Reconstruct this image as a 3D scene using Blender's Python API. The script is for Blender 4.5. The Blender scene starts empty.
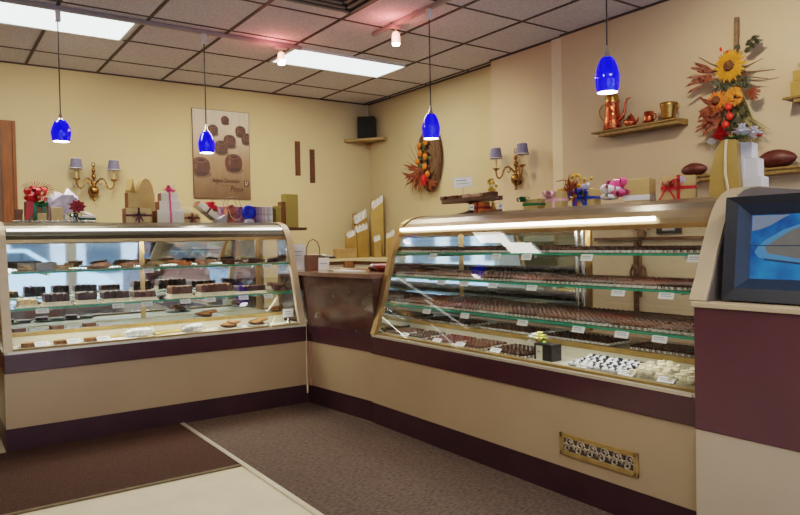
import bpy, math, random
from mathutils import Matrix, Vector, Euler
random.seed(7)
R = math.radians
SC = bpy.context.scene
COL = SC.collection

# ------------------------------------------------------------------ materials
MATS = {}
def M(name, col=(.5, .5, .5), rough=.5, metal=0., var=.12, scale=18., bump=0., coat=0., emit=None, es=0., spec=.5, trans=0., stretch=(1, 1, 1), col2=None, detail=4.):
    if name in MATS: return MATS[name]
    m = bpy.data.materials.new(name); m.use_nodes = True
    nt = m.node_tree; N = nt.nodes; L = nt.links
    p = N['Principled BSDF']
    tc = N.new('ShaderNodeTexCoord'); mp = N.new('ShaderNodeMapping'); nz = N.new('ShaderNodeTexNoise')
    mp.inputs['Scale'].default_value = stretch
    nz.inputs['Scale'].default_value = scale; nz.inputs['Detail'].default_value = detail
    L.new(tc.outputs['Object'], mp.inputs[0]); L.new(mp.outputs[0], nz.inputs['Vector'])
    rp = N.new('ShaderNodeValToRGB')
    a = [max(0, c * (1 - var)) for c in col]; b = [min(1, c * (1 + var)) for c in (col2 or col)]
    rp.color_ramp.elements[0].color = (*a, 1); rp.color_ramp.elements[0].position = .3
    rp.color_ramp.elements[1].color = (*b, 1); rp.color_ramp.elements[1].position = .7
    L.new(nz.outputs['Fac'], rp.inputs[0]); L.new(rp.outputs[0], p.inputs['Base Color'])
    p.inputs['Roughness'].default_value = rough; p.inputs['Metallic'].default_value = metal
    p.inputs['Coat Weight'].default_value = coat; p.inputs['Specular IOR Level'].default_value = spec
    p.inputs['Transmission Weight'].default_value = trans
    if emit: p.inputs['Emission Color'].default_value = (*emit, 1); p.inputs['Emission Strength'].default_value = es
    if bump:
        bp = N.new('ShaderNodeBump'); bp.inputs['Strength'].default_value = bump; bp.inputs['Distance'].default_value = .01
        L.new(nz.outputs['Fac'], bp.inputs['Height']); L.new(bp.outputs[0], p.inputs['Normal'])
    MATS[name] = m
    return m

def glass_mat(name, tint=(.95, .99, .97), f0=.045, rough=0.0, boost=1.):
    """thin clear sheet: see-through, with a mirror share that grows toward grazing angles the same on both faces"""
    m = bpy.data.materials.new(name); m.use_nodes = True
    nt = m.node_tree; N = nt.nodes; L = nt.links
    N.remove(N['Principled BSDF']); out = N['Material Output']
    t = N.new('ShaderNodeBsdfTransparent'); g = N.new('ShaderNodeBsdfGlossy'); f = N.new('ShaderNodeLayerWeight'); mx = N.new('ShaderNodeMixShader')
    pw = N.new('ShaderNodeMath'); pw.operation = 'POWER'; pw.inputs[1].default_value = 5.
    ma = N.new('ShaderNodeMath'); ma.operation = 'MULTIPLY_ADD'; ma.inputs[1].default_value = (1 - f0) * boost; ma.inputs[2].default_value = f0
    nz = N.new('ShaderNodeTexNoise'); nz.inputs['Scale'].default_value = 1.5
    rp = N.new('ShaderNodeValToRGB'); rp.color_ramp.elements[0].color = (*[c * .97 for c in tint], 1); rp.color_ramp.elements[1].color = (*tint, 1)
    L.new(nz.outputs['Fac'], rp.inputs[0]); L.new(rp.outputs[0], t.inputs[0])
    g.inputs['Roughness'].default_value = rough
    L.new(f.outputs['Facing'], pw.inputs[0]); L.new(pw.outputs[0], ma.inputs[0])
    L.new(ma.outputs[0], mx.inputs[0]); L.new(t.outputs[0], mx.inputs[1]); L.new(g.outputs[0], mx.inputs[2]); L.new(mx.outputs[0], out.inputs[0])
    MATS[name] = m
    return m

def emit_mat(name, col, s):
    m = bpy.data.materials.new(name); m.use_nodes = True
    nt = m.node_tree; N = nt.nodes; L = nt.links
    N.remove(N['Principled BSDF']); e = N.new('ShaderNodeEmission'); e.inputs[1].default_value = s
    nz = N.new('ShaderNodeTexNoise'); nz.inputs['Scale'].default_value = 2.
    rp = N.new('ShaderNodeValToRGB'); rp.color_ramp.elements[0].color = (*[c * .94 for c in col], 1); rp.color_ramp.elements[1].color = (*col, 1)
    L.new(nz.outputs['Fac'], rp.inputs[0]); L.new(rp.outputs[0], e.inputs[0]); L.new(e.outputs[0], N['Material Output'].inputs[0])
    MATS[name] = m
    return m

wall_yellow = M('wall_yellow', (.53, .435, .265), .75, var=.05, scale=1.2, bump=.02)
wall_beige = M('wall_beige', (.57, .445, .30), .7, var=.04, scale=1.2, bump=.02)
wall_trim = M('wall_trim', (.68, .58, .42), .6, var=.03)
plum = M('plum_laminate', (.060, .022, .030), .22, var=.08, scale=5, coat=.3)
plum_matt = M('plum_kick', (.045, .016, .022), .4, var=.15, scale=6)
plum_tower = M('plum_tower', (.095, .033, .046), .3, var=.1, scale=3, coat=.2)
tan = M('tan_laminate', (.40, .29, .175), .34, var=.05, scale=2.2, spec=.5)
tan_edge = M('tan_edge', (.52, .40, .27), .4, var=.06, scale=8)
brown_gloss = M('brown_swirl_reflection', (.060, .026, .020), .16, var=.3, scale=3, coat=.5, stretch=(1, 1, 2.), col2=(.085, .042, .032))  # paler swirls put the reflections on the glossy laminate into its colour
gold_trim = M('gold_trim', (.43, .27, .12), .32, .75, var=.1, scale=6)
steel = M('brushed_steel', (.62, .56, .48), .28, .9, var=.06, scale=30, stretch=(1, 20, 20))
hood_m = M('hood_metal', (.27, .215, .14), .3, .6, var=.08, scale=10)
chrome = M('chrome', (.75, .75, .74), .12, 1., var=.03)
mirror = M('mirror_glass', (.80, .86, .86), .03, 1., var=.01)
glass = glass_mat('case_glass', (.985, 1., .99), .04)
shelf_glass = glass_mat('shelf_glass', (.88, .97, .93), .04)
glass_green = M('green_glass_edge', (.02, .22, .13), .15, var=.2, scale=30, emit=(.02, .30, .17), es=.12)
window_glass = glass_mat('window_glass', (.98, .99, 1.), .03)
deck_m = M('deck_wood', (.30, .185, .055), .4, var=.2, scale=10, stretch=(1, 8, 1))
white_lam = M('white_laminate', (.72, .68, .58), .45, var=.05)
tube_m = emit_mat('fluorescent_tube', (1., .93, .80), 9.)
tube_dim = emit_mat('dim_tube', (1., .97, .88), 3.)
diff_m = emit_mat('diffuser', (.88, 1., .98), 2.6)
dark_wood = M('dark_wood', (.10, .045, .02), .45, var=.35, scale=8, stretch=(6, 6, .6))
door_wood = M('door_wood', (.20, .060, .010), .6, var=.3, scale=9, stretch=(6, 6, .5))
shelf_wood = M('shelf_wood', (.24, .15, .045), .45, var=.3, scale=9, stretch=(6, .6, 6))
black = M('black_plastic', (.012, .012, .013), .45, var=.2)
navy = M('navy_plastic', (.013, .017, .028), .42, var=.12)
navy2 = M('navy_plastic_inner', (.012, .026, .055), .38, var=.12)
brass = M('aged_brass', (.34, .19, .065), .25, 1., var=.25, scale=25)
copper = M('hammered_copper', (.58, .15, .07), .22, 1., var=.25, scale=60, bump=.4)
old_brass = M('old_brass', (.42, .25, .07), .3, 1., var=.25, scale=40, bump=.2)
shade_cloth = M('shade_cloth', (.17, .17, .28), .8, var=.35, scale=180, detail=1)
white_trim = M('white_cloth', (.75, .72, .7), .7, var=.05)
candle = M('candle_sleeve', (.62, .45, .2), .5, var=.1)
track_m = M('track_grey', (.30, .26, .26), .5, var=.05)
cord_m = M('cord_dark', (.03, .025, .03), .5, var=.1)
blue_glass = M('blue_glass', (.003, .004, .55), .1, var=.1, scale=8, emit=(.0, .004, .95), es=.85, coat=.6)
bulb_m = emit_mat('bulb_glow', (1., .97, 1.), 14.)
spot_m = emit_mat('spot_glow', (1., .80, .62), 30.)
lens_m = M('spot_glass', (.9, .75, .7), .1, var=.05, emit=(1., .45, .32), es=1.6)
gold_box = M('gold_card', (.55, .39, .17), .42, .25, var=.08, scale=12)
gold_box2 = M('gold_card_deep', (.39, .245, .065), .42, .25, var=.12, scale=10)
tan_box = M('tan_card', (.58, .42, .20), .6, var=.1)
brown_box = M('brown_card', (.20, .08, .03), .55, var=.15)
white_box = M('white_card', (.80, .76, .66), .5, var=.04)
paper = M('white_paper', (.86, .86, .86), .7, var=.04)
tissue = M('tissue_paper', (.70, .69, .68), .8, var=.08, scale=40, bump=.5)
red = M('red_satin', (.55, .015, .02), .35, var=.25, scale=20)
deep_red = M('deep_red', (.22, .01, .02), .45, var=.25)
pink = M('pink_satin', (.80, .10, .28), .4, var=.2)
pink_pale = M('pale_pink', (.80, .45, .52), .45, var=.2)
green = M('green_ribbon', (.01, .16, .07), .35, var=.2)
leaf_g = M('leaf_green', (.05, .10, .02), .55, var=.35)
blue_rib = M('blue_ribbon', (.01, .05, .36), .35, var=.2)
lilac = M('lilac_cello', (.55, .50, .62), .25, var=.25, scale=30)
white_petal = M('white_petal', (.85, .82, .86), .5, var=.06)
orange = M('orange_flower', (.62, .16, .015), .6, var=.3, scale=50)
yellow = M('yellow_petal', (.56, .24, .012), .55, var=.2)
brown_c = M('brown_seed', (.13, .05, .015), .8, var=.4, scale=80, bump=.4)
straw = M('straw', (.20, .125, .06), .8, var=.35, scale=50)
twig = M('twig_brown', (.16, .08, .035), .8, var=.4, scale=40)
wicker = M('vine_wicker', (.14, .075, .035), .8, var=.4, scale=60, bump=.6)
rust = M('rust_leaf', (.20, .045, .015), .6, var=.4, scale=40)
berry = M('red_berry', (.70, .04, .02), .35, var=.2)
pale_y = M('pale_yellow_flower', (.85, .75, .25), .6, var=.15)
pod_m = M('cacao_pod', (.095, .022, .016), .45, var=.35, scale=30, bump=.3)
choc_d = M('dark_chocolate', (.052, .020, .012), .40, var=.3, scale=40)
choc_m = M('milk_chocolate', (.105, .042, .020), .42, var=.25, scale=40)
choc_r = M('reddish_chocolate', (.11, .026, .015), .42, var=.3, scale=40)
cup_m = M('paper_cup', (.90, .86, .76), .6, var=.12)
white_c = M('white_chocolate', (.78, .69, .50), .45, var=.1)
silver = M('silver_tray', (.60, .60, .58), .25, 1., var=.06)
doily_m = M('silver_doily', (.62, .60, .52), .35, .6, var=.45, scale=160, bump=.5)
wax = M('wax_paper', (.62, .56, .42), .5, var=.15, scale=30)
cookie = M('baked_cookie', (.24, .10, .03), .75, var=.4, scale=60, bump=.4)
cream_n = M('cream_nougat', (.62, .44, .24), .6, var=.35, scale=40)
bark_p = M('pink_bark', (.70, .38, .24), .55, var=.35, scale=35)
orange_n = M('orange_candy', (.70, .22, .05), .45, var=.35, scale=50)
print_m = M('card_print', (.30, .32, .40), .7, var=.1)
blue_plate = M('blue_foil', (.01, .03, .45), .18, .3, var=.4, scale=60)
olive_tart = M('olive_box', (.30, .25, .06), .55, var=.35, scale=25, stretch=(3, 3, 12))
grey_box = M('grey_card', (.42, .42, .44), .55, var=.06)
bag_brown = M('brown_bag', (.20, .095, .055), .6, var=.15)
plaque_m = M('chocolate_plaque', (.075, .028, .014), .45, var=.3, scale=20)
carpet_m = M('carpet', (.108, .079, .064), .95, var=.45, scale=38, bump=.5, stretch=(1, 3.2, 1), spec=.1)
mat_m = M('mat_fibre', (.068, .040, .030), .95, var=.45, scale=170, bump=.7, spec=.1)
tile_m = M('cream_tile', (.60, .53, .40), .35, var=.07, scale=6)
strip_m = M('metal_strip', (.70, .64, .52), .3, .6, var=.06)
rubber = M('mat_edge', (.12, .085, .04), .7, var=.2)
ceil_m = M('ceiling_tile', (.56, .53, .565), .92, var=.22, scale=75, bump=.35, spec=.1, detail=8)
tbar_m = M('ceiling_bar', (.055, .042, .042), .6, var=.15)
vent_m = M('vent_metal', (.14, .13, .13), .5, var=.1)
dark_hole = M('dark_inside', (.01, .008, .008), .8, var=.1)

# ------------------------------------------------------------------ mesh builder
class MB:
    def __init__(s): s.v = []; s.f = []; s.mi = []; s.sm = []; s.m = 0; s.T = Matrix()
    def add(s, vs, fs, smooth=False):
        o = len(s.v)
        s.v += [tuple(s.T @ Vector(v)) for v in vs]
        for f in fs: s.f.append(tuple(i + o for i in f)); s.mi.append(s.m); s.sm.append(smooth)
        return s
    def box(s, x0, x1, y0, y1, z0, z1):
        v = [(x, y, z) for z in (z0, z1) for y in (y0, y1) for x in (x0, x1)]
        return s.add(v, [(0, 2, 3, 1), (4, 5, 7, 6), (0, 1, 5, 4), (1, 3, 7, 5), (3, 2, 6, 7), (2, 0, 4, 6)])
    def cbox(s, c, d): return s.box(c[0] - d[0] / 2, c[0] + d[0] / 2, c[1] - d[1] / 2, c[1] + d[1] / 2, c[2] - d[2] / 2, c[2] + d[2] / 2)
    def prism(s, poly, a, b, axis='x', smooth=False):
        n = len(poly)
        def P(p, t): return {'x': (t, p[0], p[1]), 'y': (p[0], t, p[1]), 'z': (p[0], p[1], t)}[axis]
        v = [P(p, a) for p in poly] + [P(p, b) for p in poly]
        s.add(v, [(i, (i + 1) % n, n + (i + 1) % n, n + i) for i in range(n)], smooth)
        return s.add(v, [tuple(range(n - 1, -1, -1)), tuple(range(n, 2 * n))])
    def sheet(s, line, a, b, t):
        """a bent sheet following a (y,z) line, from x=a to x=b, with thickness t"""
        off = []
        for i, p in enumerate(line):
            q0 = line[max(0, i - 1)]; q1 = line[min(len(line) - 1, i + 1)]
            d = Vector((q1[0] - q0[0], q1[1] - q0[1])).normalized()
            off.append((p[0] + d.y * t, p[1] - d.x * t))
        for i in range(len(line) - 1):
            A, B, C, D = line[i], line[i + 1], off[i + 1], off[i]
            v = [(x, p[0], p[1]) for x in (a, b) for p in (A, B, C, D)]
            fs = [(0, 1, 5, 4), (2, 3, 7, 6), (0, 3, 2, 1), (4, 5, 6, 7)]
            if i == 0: fs.append((3, 0, 4, 7))
            if i == len(line) - 2: fs.append((1, 2, 6, 5))
            s.add(v, fs)
        return s
    def tube(s, path, r, n=8, closed=False, cap=True):
        pts = [Vector(p) for p in path]; k = len(pts)
        rs = r if isinstance(r, (list, tuple)) else [r] * k
        vs = []; up = Vector((0, 0, 1))
        prev = None
        for i, p in enumerate(pts):
            q0 = pts[(i - 1) % k] if closed or i > 0 else p; q1 = pts[(i + 1) % k] if closed or i < k - 1 else p
            d = (q1 - q0).normalized() if (q1 - q0).length > 1e-9 else Vector((0, 0, 1))
            if prev is None:
                a = d.cross(up if abs(d.z) < .9 else Vector((1, 0, 0))).normalized()
            else:
                a = (prev - d * prev.dot(d))
                a = a.normalized() if a.length > 1e-6 else d.orthogonal().normalized()
            prev = a; b = d.cross(a)
            vs += [p + (a * math.cos(2 * math.pi * j / n) + b * math.sin(2 * math.pi * j / n)) * rs[i] for j in range(n)]
        fs = []
        for i in range(k if closed else k - 1):
            for j in range(n):
                i2 = (i + 1) % k
                fs.append((i * n + j, i * n + (j + 1) % n, i2 * n + (j + 1) % n, i2 * n + j))
        s.add(vs, fs, True)
        if cap and not closed: s.add(vs, [tuple(range(n - 1, -1, -1)), tuple(range((k - 1) * n, k * n))])
        return s
    def lathe(s, prof, n=20, c=(0, 0, 0), axis='z', smooth=True):
        vs = []
        for r, z in prof:
            for j in range(n):
                a = 2 * math.pi * j / n; x, y = r * math.cos(a), r * math.sin(a)
                vs.append({'z': (c[0] + x, c[1] + y, c[2] + z), 'y': (c[0] + x, c[1] + z, c[2] - y), 'x': (c[0] + z, c[1] + x, c[2] + y)}[axis])
        fs = [(i * n + j, i * n + (j + 1) % n, (i + 1) * n + (j + 1) % n, (i + 1) * n + j) for i in range(len(prof) - 1) for j in range(n)]
        s.add(vs, fs, smooth)
        cf = []
        if prof[0][0] > 1e-5: cf.append(tuple(range(n - 1, -1, -1)))
        if prof[-1][0] > 1e-5: cf.append(tuple(range((len(prof) - 1) * n, len(prof) * n)))
        return s.add(vs, cf) if cf else s
    def open_lathe(s, prof, n=20, c=(0, 0, 0)):
        vs = [(c[0] + r * math.cos(2 * math.pi * j / n), c[1] + r * math.sin(2 * math.pi * j / n), c[2] + z) for r, z in prof for j in range(n)]
        return s.add(vs, [(i * n + j, i * n + (j + 1) % n, (i + 1) * n + (j + 1) % n, (i + 1) * n + j) for i in range(len(prof) - 1) for j in range(n)], True)
    def ball(s, c, r, n=10, m=6, jit=0.):
        rx, ry, rz = r if isinstance(r, (tuple, list)) else (r, r, r)
        vs = [(c[0], c[1], c[2] - rz)]
        for i in range(1, m):
            t = math.pi * i / m - math.pi / 2
            for j in range(n):
                a = 2 * math.pi * j / n; q = 1 + random.uniform(-jit, jit)
                vs.append((c[0] + rx * q * math.cos(t) * math.cos(a), c[1] + ry * q * math.cos(t) * math.sin(a), c[2] + rz * q * math.sin(t)))
        vs.append((c[0], c[1], c[2] + rz)); top = len(vs) - 1
        fs = [(0, 1 + (j + 1) % n, 1 + j) for j in range(n)]
        for i in range(m - 2):
            for j in range(n):
                a = 1 + i * n; b = a + n
                fs.append((a + j, a + (j + 1) % n, b + (j + 1) % n, b + j))
        a = 1 + (m - 2) * n
        fs += [(a + j, a + (j + 1) % n, top) for j in range(n)]
        return s.add(vs, fs, True)
    def leaf(s, base, tip, w, bend=.0, up=(0, 0, 1)):
        b, t = Vector(base), Vector(tip); d = t - b; side = d.cross(Vector(up))
        side = side.normalized() * w if side.length > 1e-8 else d.orthogonal().normalized() * w
        n = side.cross(d).normalized() if d.length > 1e-9 else Vector(up)
        k = n * bend * d.length
        m1, m2 = b + d * .35 + k * .6, b + d * .7 + k
        vs = [b, m1 + side, m1, m1 - side, m2 + side * .75, m2, m2 - side * .75, t]
        return s.add(vs, [(0, 1, 2), (0, 2, 3), (1, 4, 5, 2), (2, 5, 6, 3), (4, 7, 5), (5, 7, 6)])
    def build(s, name, mat, parent=None, bevel=0, seg=2):
        me = bpy.data.meshes.new(name); me.from_pydata(s.v, [], s.f)
        mats = mat if isinstance(mat, (list, tuple)) else [mat]
        for m in mats: me.materials.append(m)
        me.polygons.foreach_set('material_index', s.mi); me.polygons.foreach_set('use_smooth', s.sm)
        me.update()
        o = bpy.data.objects.new(name, me); COL.objects.link(o)
        if parent: o.parent = parent
        if bevel:
            b = o.modifiers.new('bevel', 'BEVEL'); b.width = bevel; b.segments = seg; b.limit_method = 'ANGLE'
        return o

def tag(o, label=None, cat=None, group=None, kind=None):
    if label: o['label'] = label
    if cat: o['category'] = cat
    if group: o['group'] = group
    if kind: o['kind'] = kind
    return o
def thing(name, label, cat, loc=(0, 0, 0), rz=0., group=None):
    o = bpy.data.objects.new(name, None); o.empty_display_size = .05
    COL.objects.link(o); o.location = loc; o.rotation_euler = (0, 0, rz)
    return tag(o, label, cat, group)
def struct(o): o['kind'] = 'structure'; return o
def place(o, loc, rz=0., rx=0., ry=0.): o.location = loc; o.rotation_euler = (rx, ry, rz); return o
def copy_tree(o, parent=None):
    c = o.copy(); COL.objects.link(c)
    if parent: c.parent = parent
    for ch in list(o.children): copy_tree(ch, c)
    return c
def arc(c, r, a0, a1, n, plane='xz', ry=None):
    out = []
    for i in range(n + 1):
        a = R(a0 + (a1 - a0) * i / n); p = r * math.cos(a); q = (ry or r) * math.sin(a)
        out.append({'xz': (c[0] + p, c[1], c[2] + q), 'yz': (c[0], c[1] + p, c[2] + q), 'xy': (c[0] + p, c[1] + q, c[2])}[plane])
    return out

# ------------------------------------------------------------------ the room
XL, YF, H = -5.0, -6.6, 2.964
YB, XR0, XR1, XR2 = 2.374, 2.07, 1.965, 1.935
struct(MB().box(XL, 3.2, YF, YB + .1, -.12, 0).build('floor', tile_m))
struct(MB().box(-1.045, 3.0, YF + .02, .3, 0, .004).build('floor_carpet', carpet_m))
struct(MB().box(-1.075, -1.045, YF + .02, .0, 0, .009).build('trim_1', strip_m))
ob = MB().box(-3.6, -1.078, -1.11, -.004, .001, .010).build('floor_mat', mat_m, bevel=.003)
tag(ob, 'dark brown fibre floor mat lying in front of the left display case', 'floor mat')
mb = MB(); mb.box(-3.6, -1.078, -1.135, -1.11, .001, .009); mb.build('edge_strip', rubber, ob)
struct(MB().box(XL, XR0 + .1, YB, YB + .1, 0, H).build('wall_back', wall_yellow))
struct(MB().box(XR0, XR0 + .1, .04, YB, 0, H).build('wall_right_recess', wall_yellow))
struct(MB().box(XR1, XR0 + .1, -.74, .04, 0, H).build('wall_right_column', wall_beige))
struct(MB().box(XR1 - .018, XR0 + .1, -.86, -.74, 0, H).build('trim_2', wall_trim))
struct(MB().box(XR2, XR0 + .1, YF, -.86, 0, H).build('wall_right', wall_beige))
struct(MB().box(XL - .1, XL, YF, YB, 0, H).build('wall_left', wall_beige))
# ceiling with its bars
struct(MB().box(XL, XR0 + .1, YF, YB, H, H + .1).build('ceiling', ceil_m))
mb = MB()
x = .155 - .615 * 8
while x < XR0: mb.box(x - .013, x + .013, YF, YB, H - .006, H + .002); x += .615
y = .45 - .7 * 9
while y < YB: mb.box(XL, XR0, y - .009, y + .009, H - .005, H + .002); y += .7
mb.box(XL, XR0, YB - .02, YB, H - .012, H); mb.box(XR0 - .02, XR0, .04, YB, H - .012, H); mb.box(XR1 - .02, XR1, -.86, .04, H - .012, H); mb.box(XR2 - .02, XR2, YF, -.86, H - .012, H)
struct(mb.build('ceiling_grid', tbar_m))
# storefront behind the viewer
struct(MB().box(XL, XR0 + .1, YF - .1, YF, 0, .22).build('wall_front_sill', plum))
struct(MB().box(XL, XR0 + .1, YF - .1, YF, 2.6, H).build('wall_front_header', wall_beige))
for i, (a, b) in enumerate(((-5, -2.75), (-2.68, -.45), (-.38, 1.93))):
    w = struct(MB().box(a, b, YF - .06, YF - .05, .22, 2.6).build('window_%d' % (i + 1), window_glass))
    mb = MB()
    for (p, q, r_, s_) in ((a, a + .05, .22, 2.6), (b - .05, b, .22, 2.6), (a, b, .22, .28), (a, b, 2.54, 2.6), (a, b, 2.0, 2.05)): mb.box(p, q, YF - .09, YF - .01, r_, s_)
    struct(mb.build('window_frame', white_lam, w))
    mb = MB(); mb.box(b, b + .07, YF - .1, YF, .22, 2.6)
    if i < 2: struct(mb.build('trim_%d' % (3 + i), white_lam))
# the street outside
asphalt = M('asphalt', (.42, .43, .45), .9, var=.25, scale=30)
pave = M('pavement', (.75, .76, .76), .85, var=.12, scale=8)
struct(MB().box(-30, 30, -40, YF - .1, -.2, -.12).build('street', asphalt))
struct(MB().box(-30, 30, YF - 2.2, YF - .1, -.12, -.02).build('pavement', pave))
fac = [M('facade_pale', (.62, .60, .58), .8, var=.1, scale=3), M('facade_brick', (.33, .15, .11), .9, var=.25, scale=12), M('facade_grey', (.40, .42, .46), .8, var=.1, scale=3)]
win_dark = M('facade_window', (.05, .07, .09), .1, var=.2)
for i, (a, b, h) in enumerate(((-22, -9, 8), (-9, -3, 6.5), (-3, 3.5, 9), (3.5, 14, 7))):
    t = struct(MB().box(a, b, -22, -18, -.12, h).build('building', fac[i % 3]))
    mb = MB()
    n = int((b - a) / 1.7)
    for k in range(n):
        cx = a + (k + .5) * (b - a) / n
        for z0 in (.4, 3.4, 5.6):
            if z0 + 1.6 < h: mb.box(cx - .55, cx + .55, -18.0, -17.96, z0, z0 + 1.6)
    struct(mb.build('building_windows', win_dark, t))
def car(label, loc, rz, paint):
    t = thing('parked_car', label, 'car', loc, rz)
    prof = [(-2.15, .35), (-2.2, .7), (-2.05, .95), (-1.5, 1.0), (-1.0, 1.42), (.5, 1.45), (1.15, 1.0), (1.95, .88), (2.2, .68), (2.18, .35)]
    MB().prism(prof, -.82, .82, 'y').build('body', paint, t, bevel=.08, seg=3)
    mb = MB()
    for s in (-1, 1):
        mb.prism([(-1.28, 1.02), (-.92, 1.36), (-.25, 1.38), (-.25, 1.02)], s * .80, s * .835, 'y'); mb.prism([(-.15, 1.02), (-.15, 1.38), (.45, 1.38), (.95, 1.02)], s * .80, s * .835, 'y')
    mb.add([(.58, -.7, 1.43), (.58, .7, 1.43), (1.17, .74, 1.03), (1.17, -.74, 1.03)], [(0, 1, 2, 3)])
    mb.build('side_windows', win_dark, t)
    for x in (-1.35, 1.35):
        for s in (-1, 1): MB().lathe([(.2, -.1), (.33, -.1), (.33, .1), (.2, .1)], 20, (x, s * .74, .33), 'y').build('wheel', black, t)
    return t
car('pale blue car parked outside the storefront, nearest the glass', (-1.2, YF - 4., -.2), 0.06, M('car_blue', (.62, .76, .9), .2, var=.03, coat=.8))
car('white car parked outside farther along the street', (3.8, YF - 4.2, -.2), 0.03, M('car_white', (.85, .87, .9), .2, var=.03, coat=.8))

# back door
d1 = struct(MB().box(-2.68, -1.90, YB - .05, YB - .01, .02, 2.36).build('door_1', dark_wood))
struct(MB().box(-2.55, -2.03, YB - .056, YB - .05, 1.0, 2.2).build('door_pane', M('door_glass', (.35, .40, .42), .15, var=.3, scale=2), d1))
mb = MB(); mb.box(-1.91, -1.795, YB - .06, YB, 0, 2.40); mb.box(-2.80, -2.68, YB - .06, YB, 0, 2.43); mb.box(-2.80, -1.795, YB - .062, YB, 2.33, 2.42)
mb.box(-1.822, -1.803, YB - .075, YB, 0, 2.41)
struct(mb.build('door_casing', door_wood, d1))
mb = MB(); mb.box(-3.2, -2.16, .12, .17, 0, 1.22)
struct(mb.build('wall_half', M('olive_wall', (.14, .12, .045), .6, var=.2)))

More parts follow.
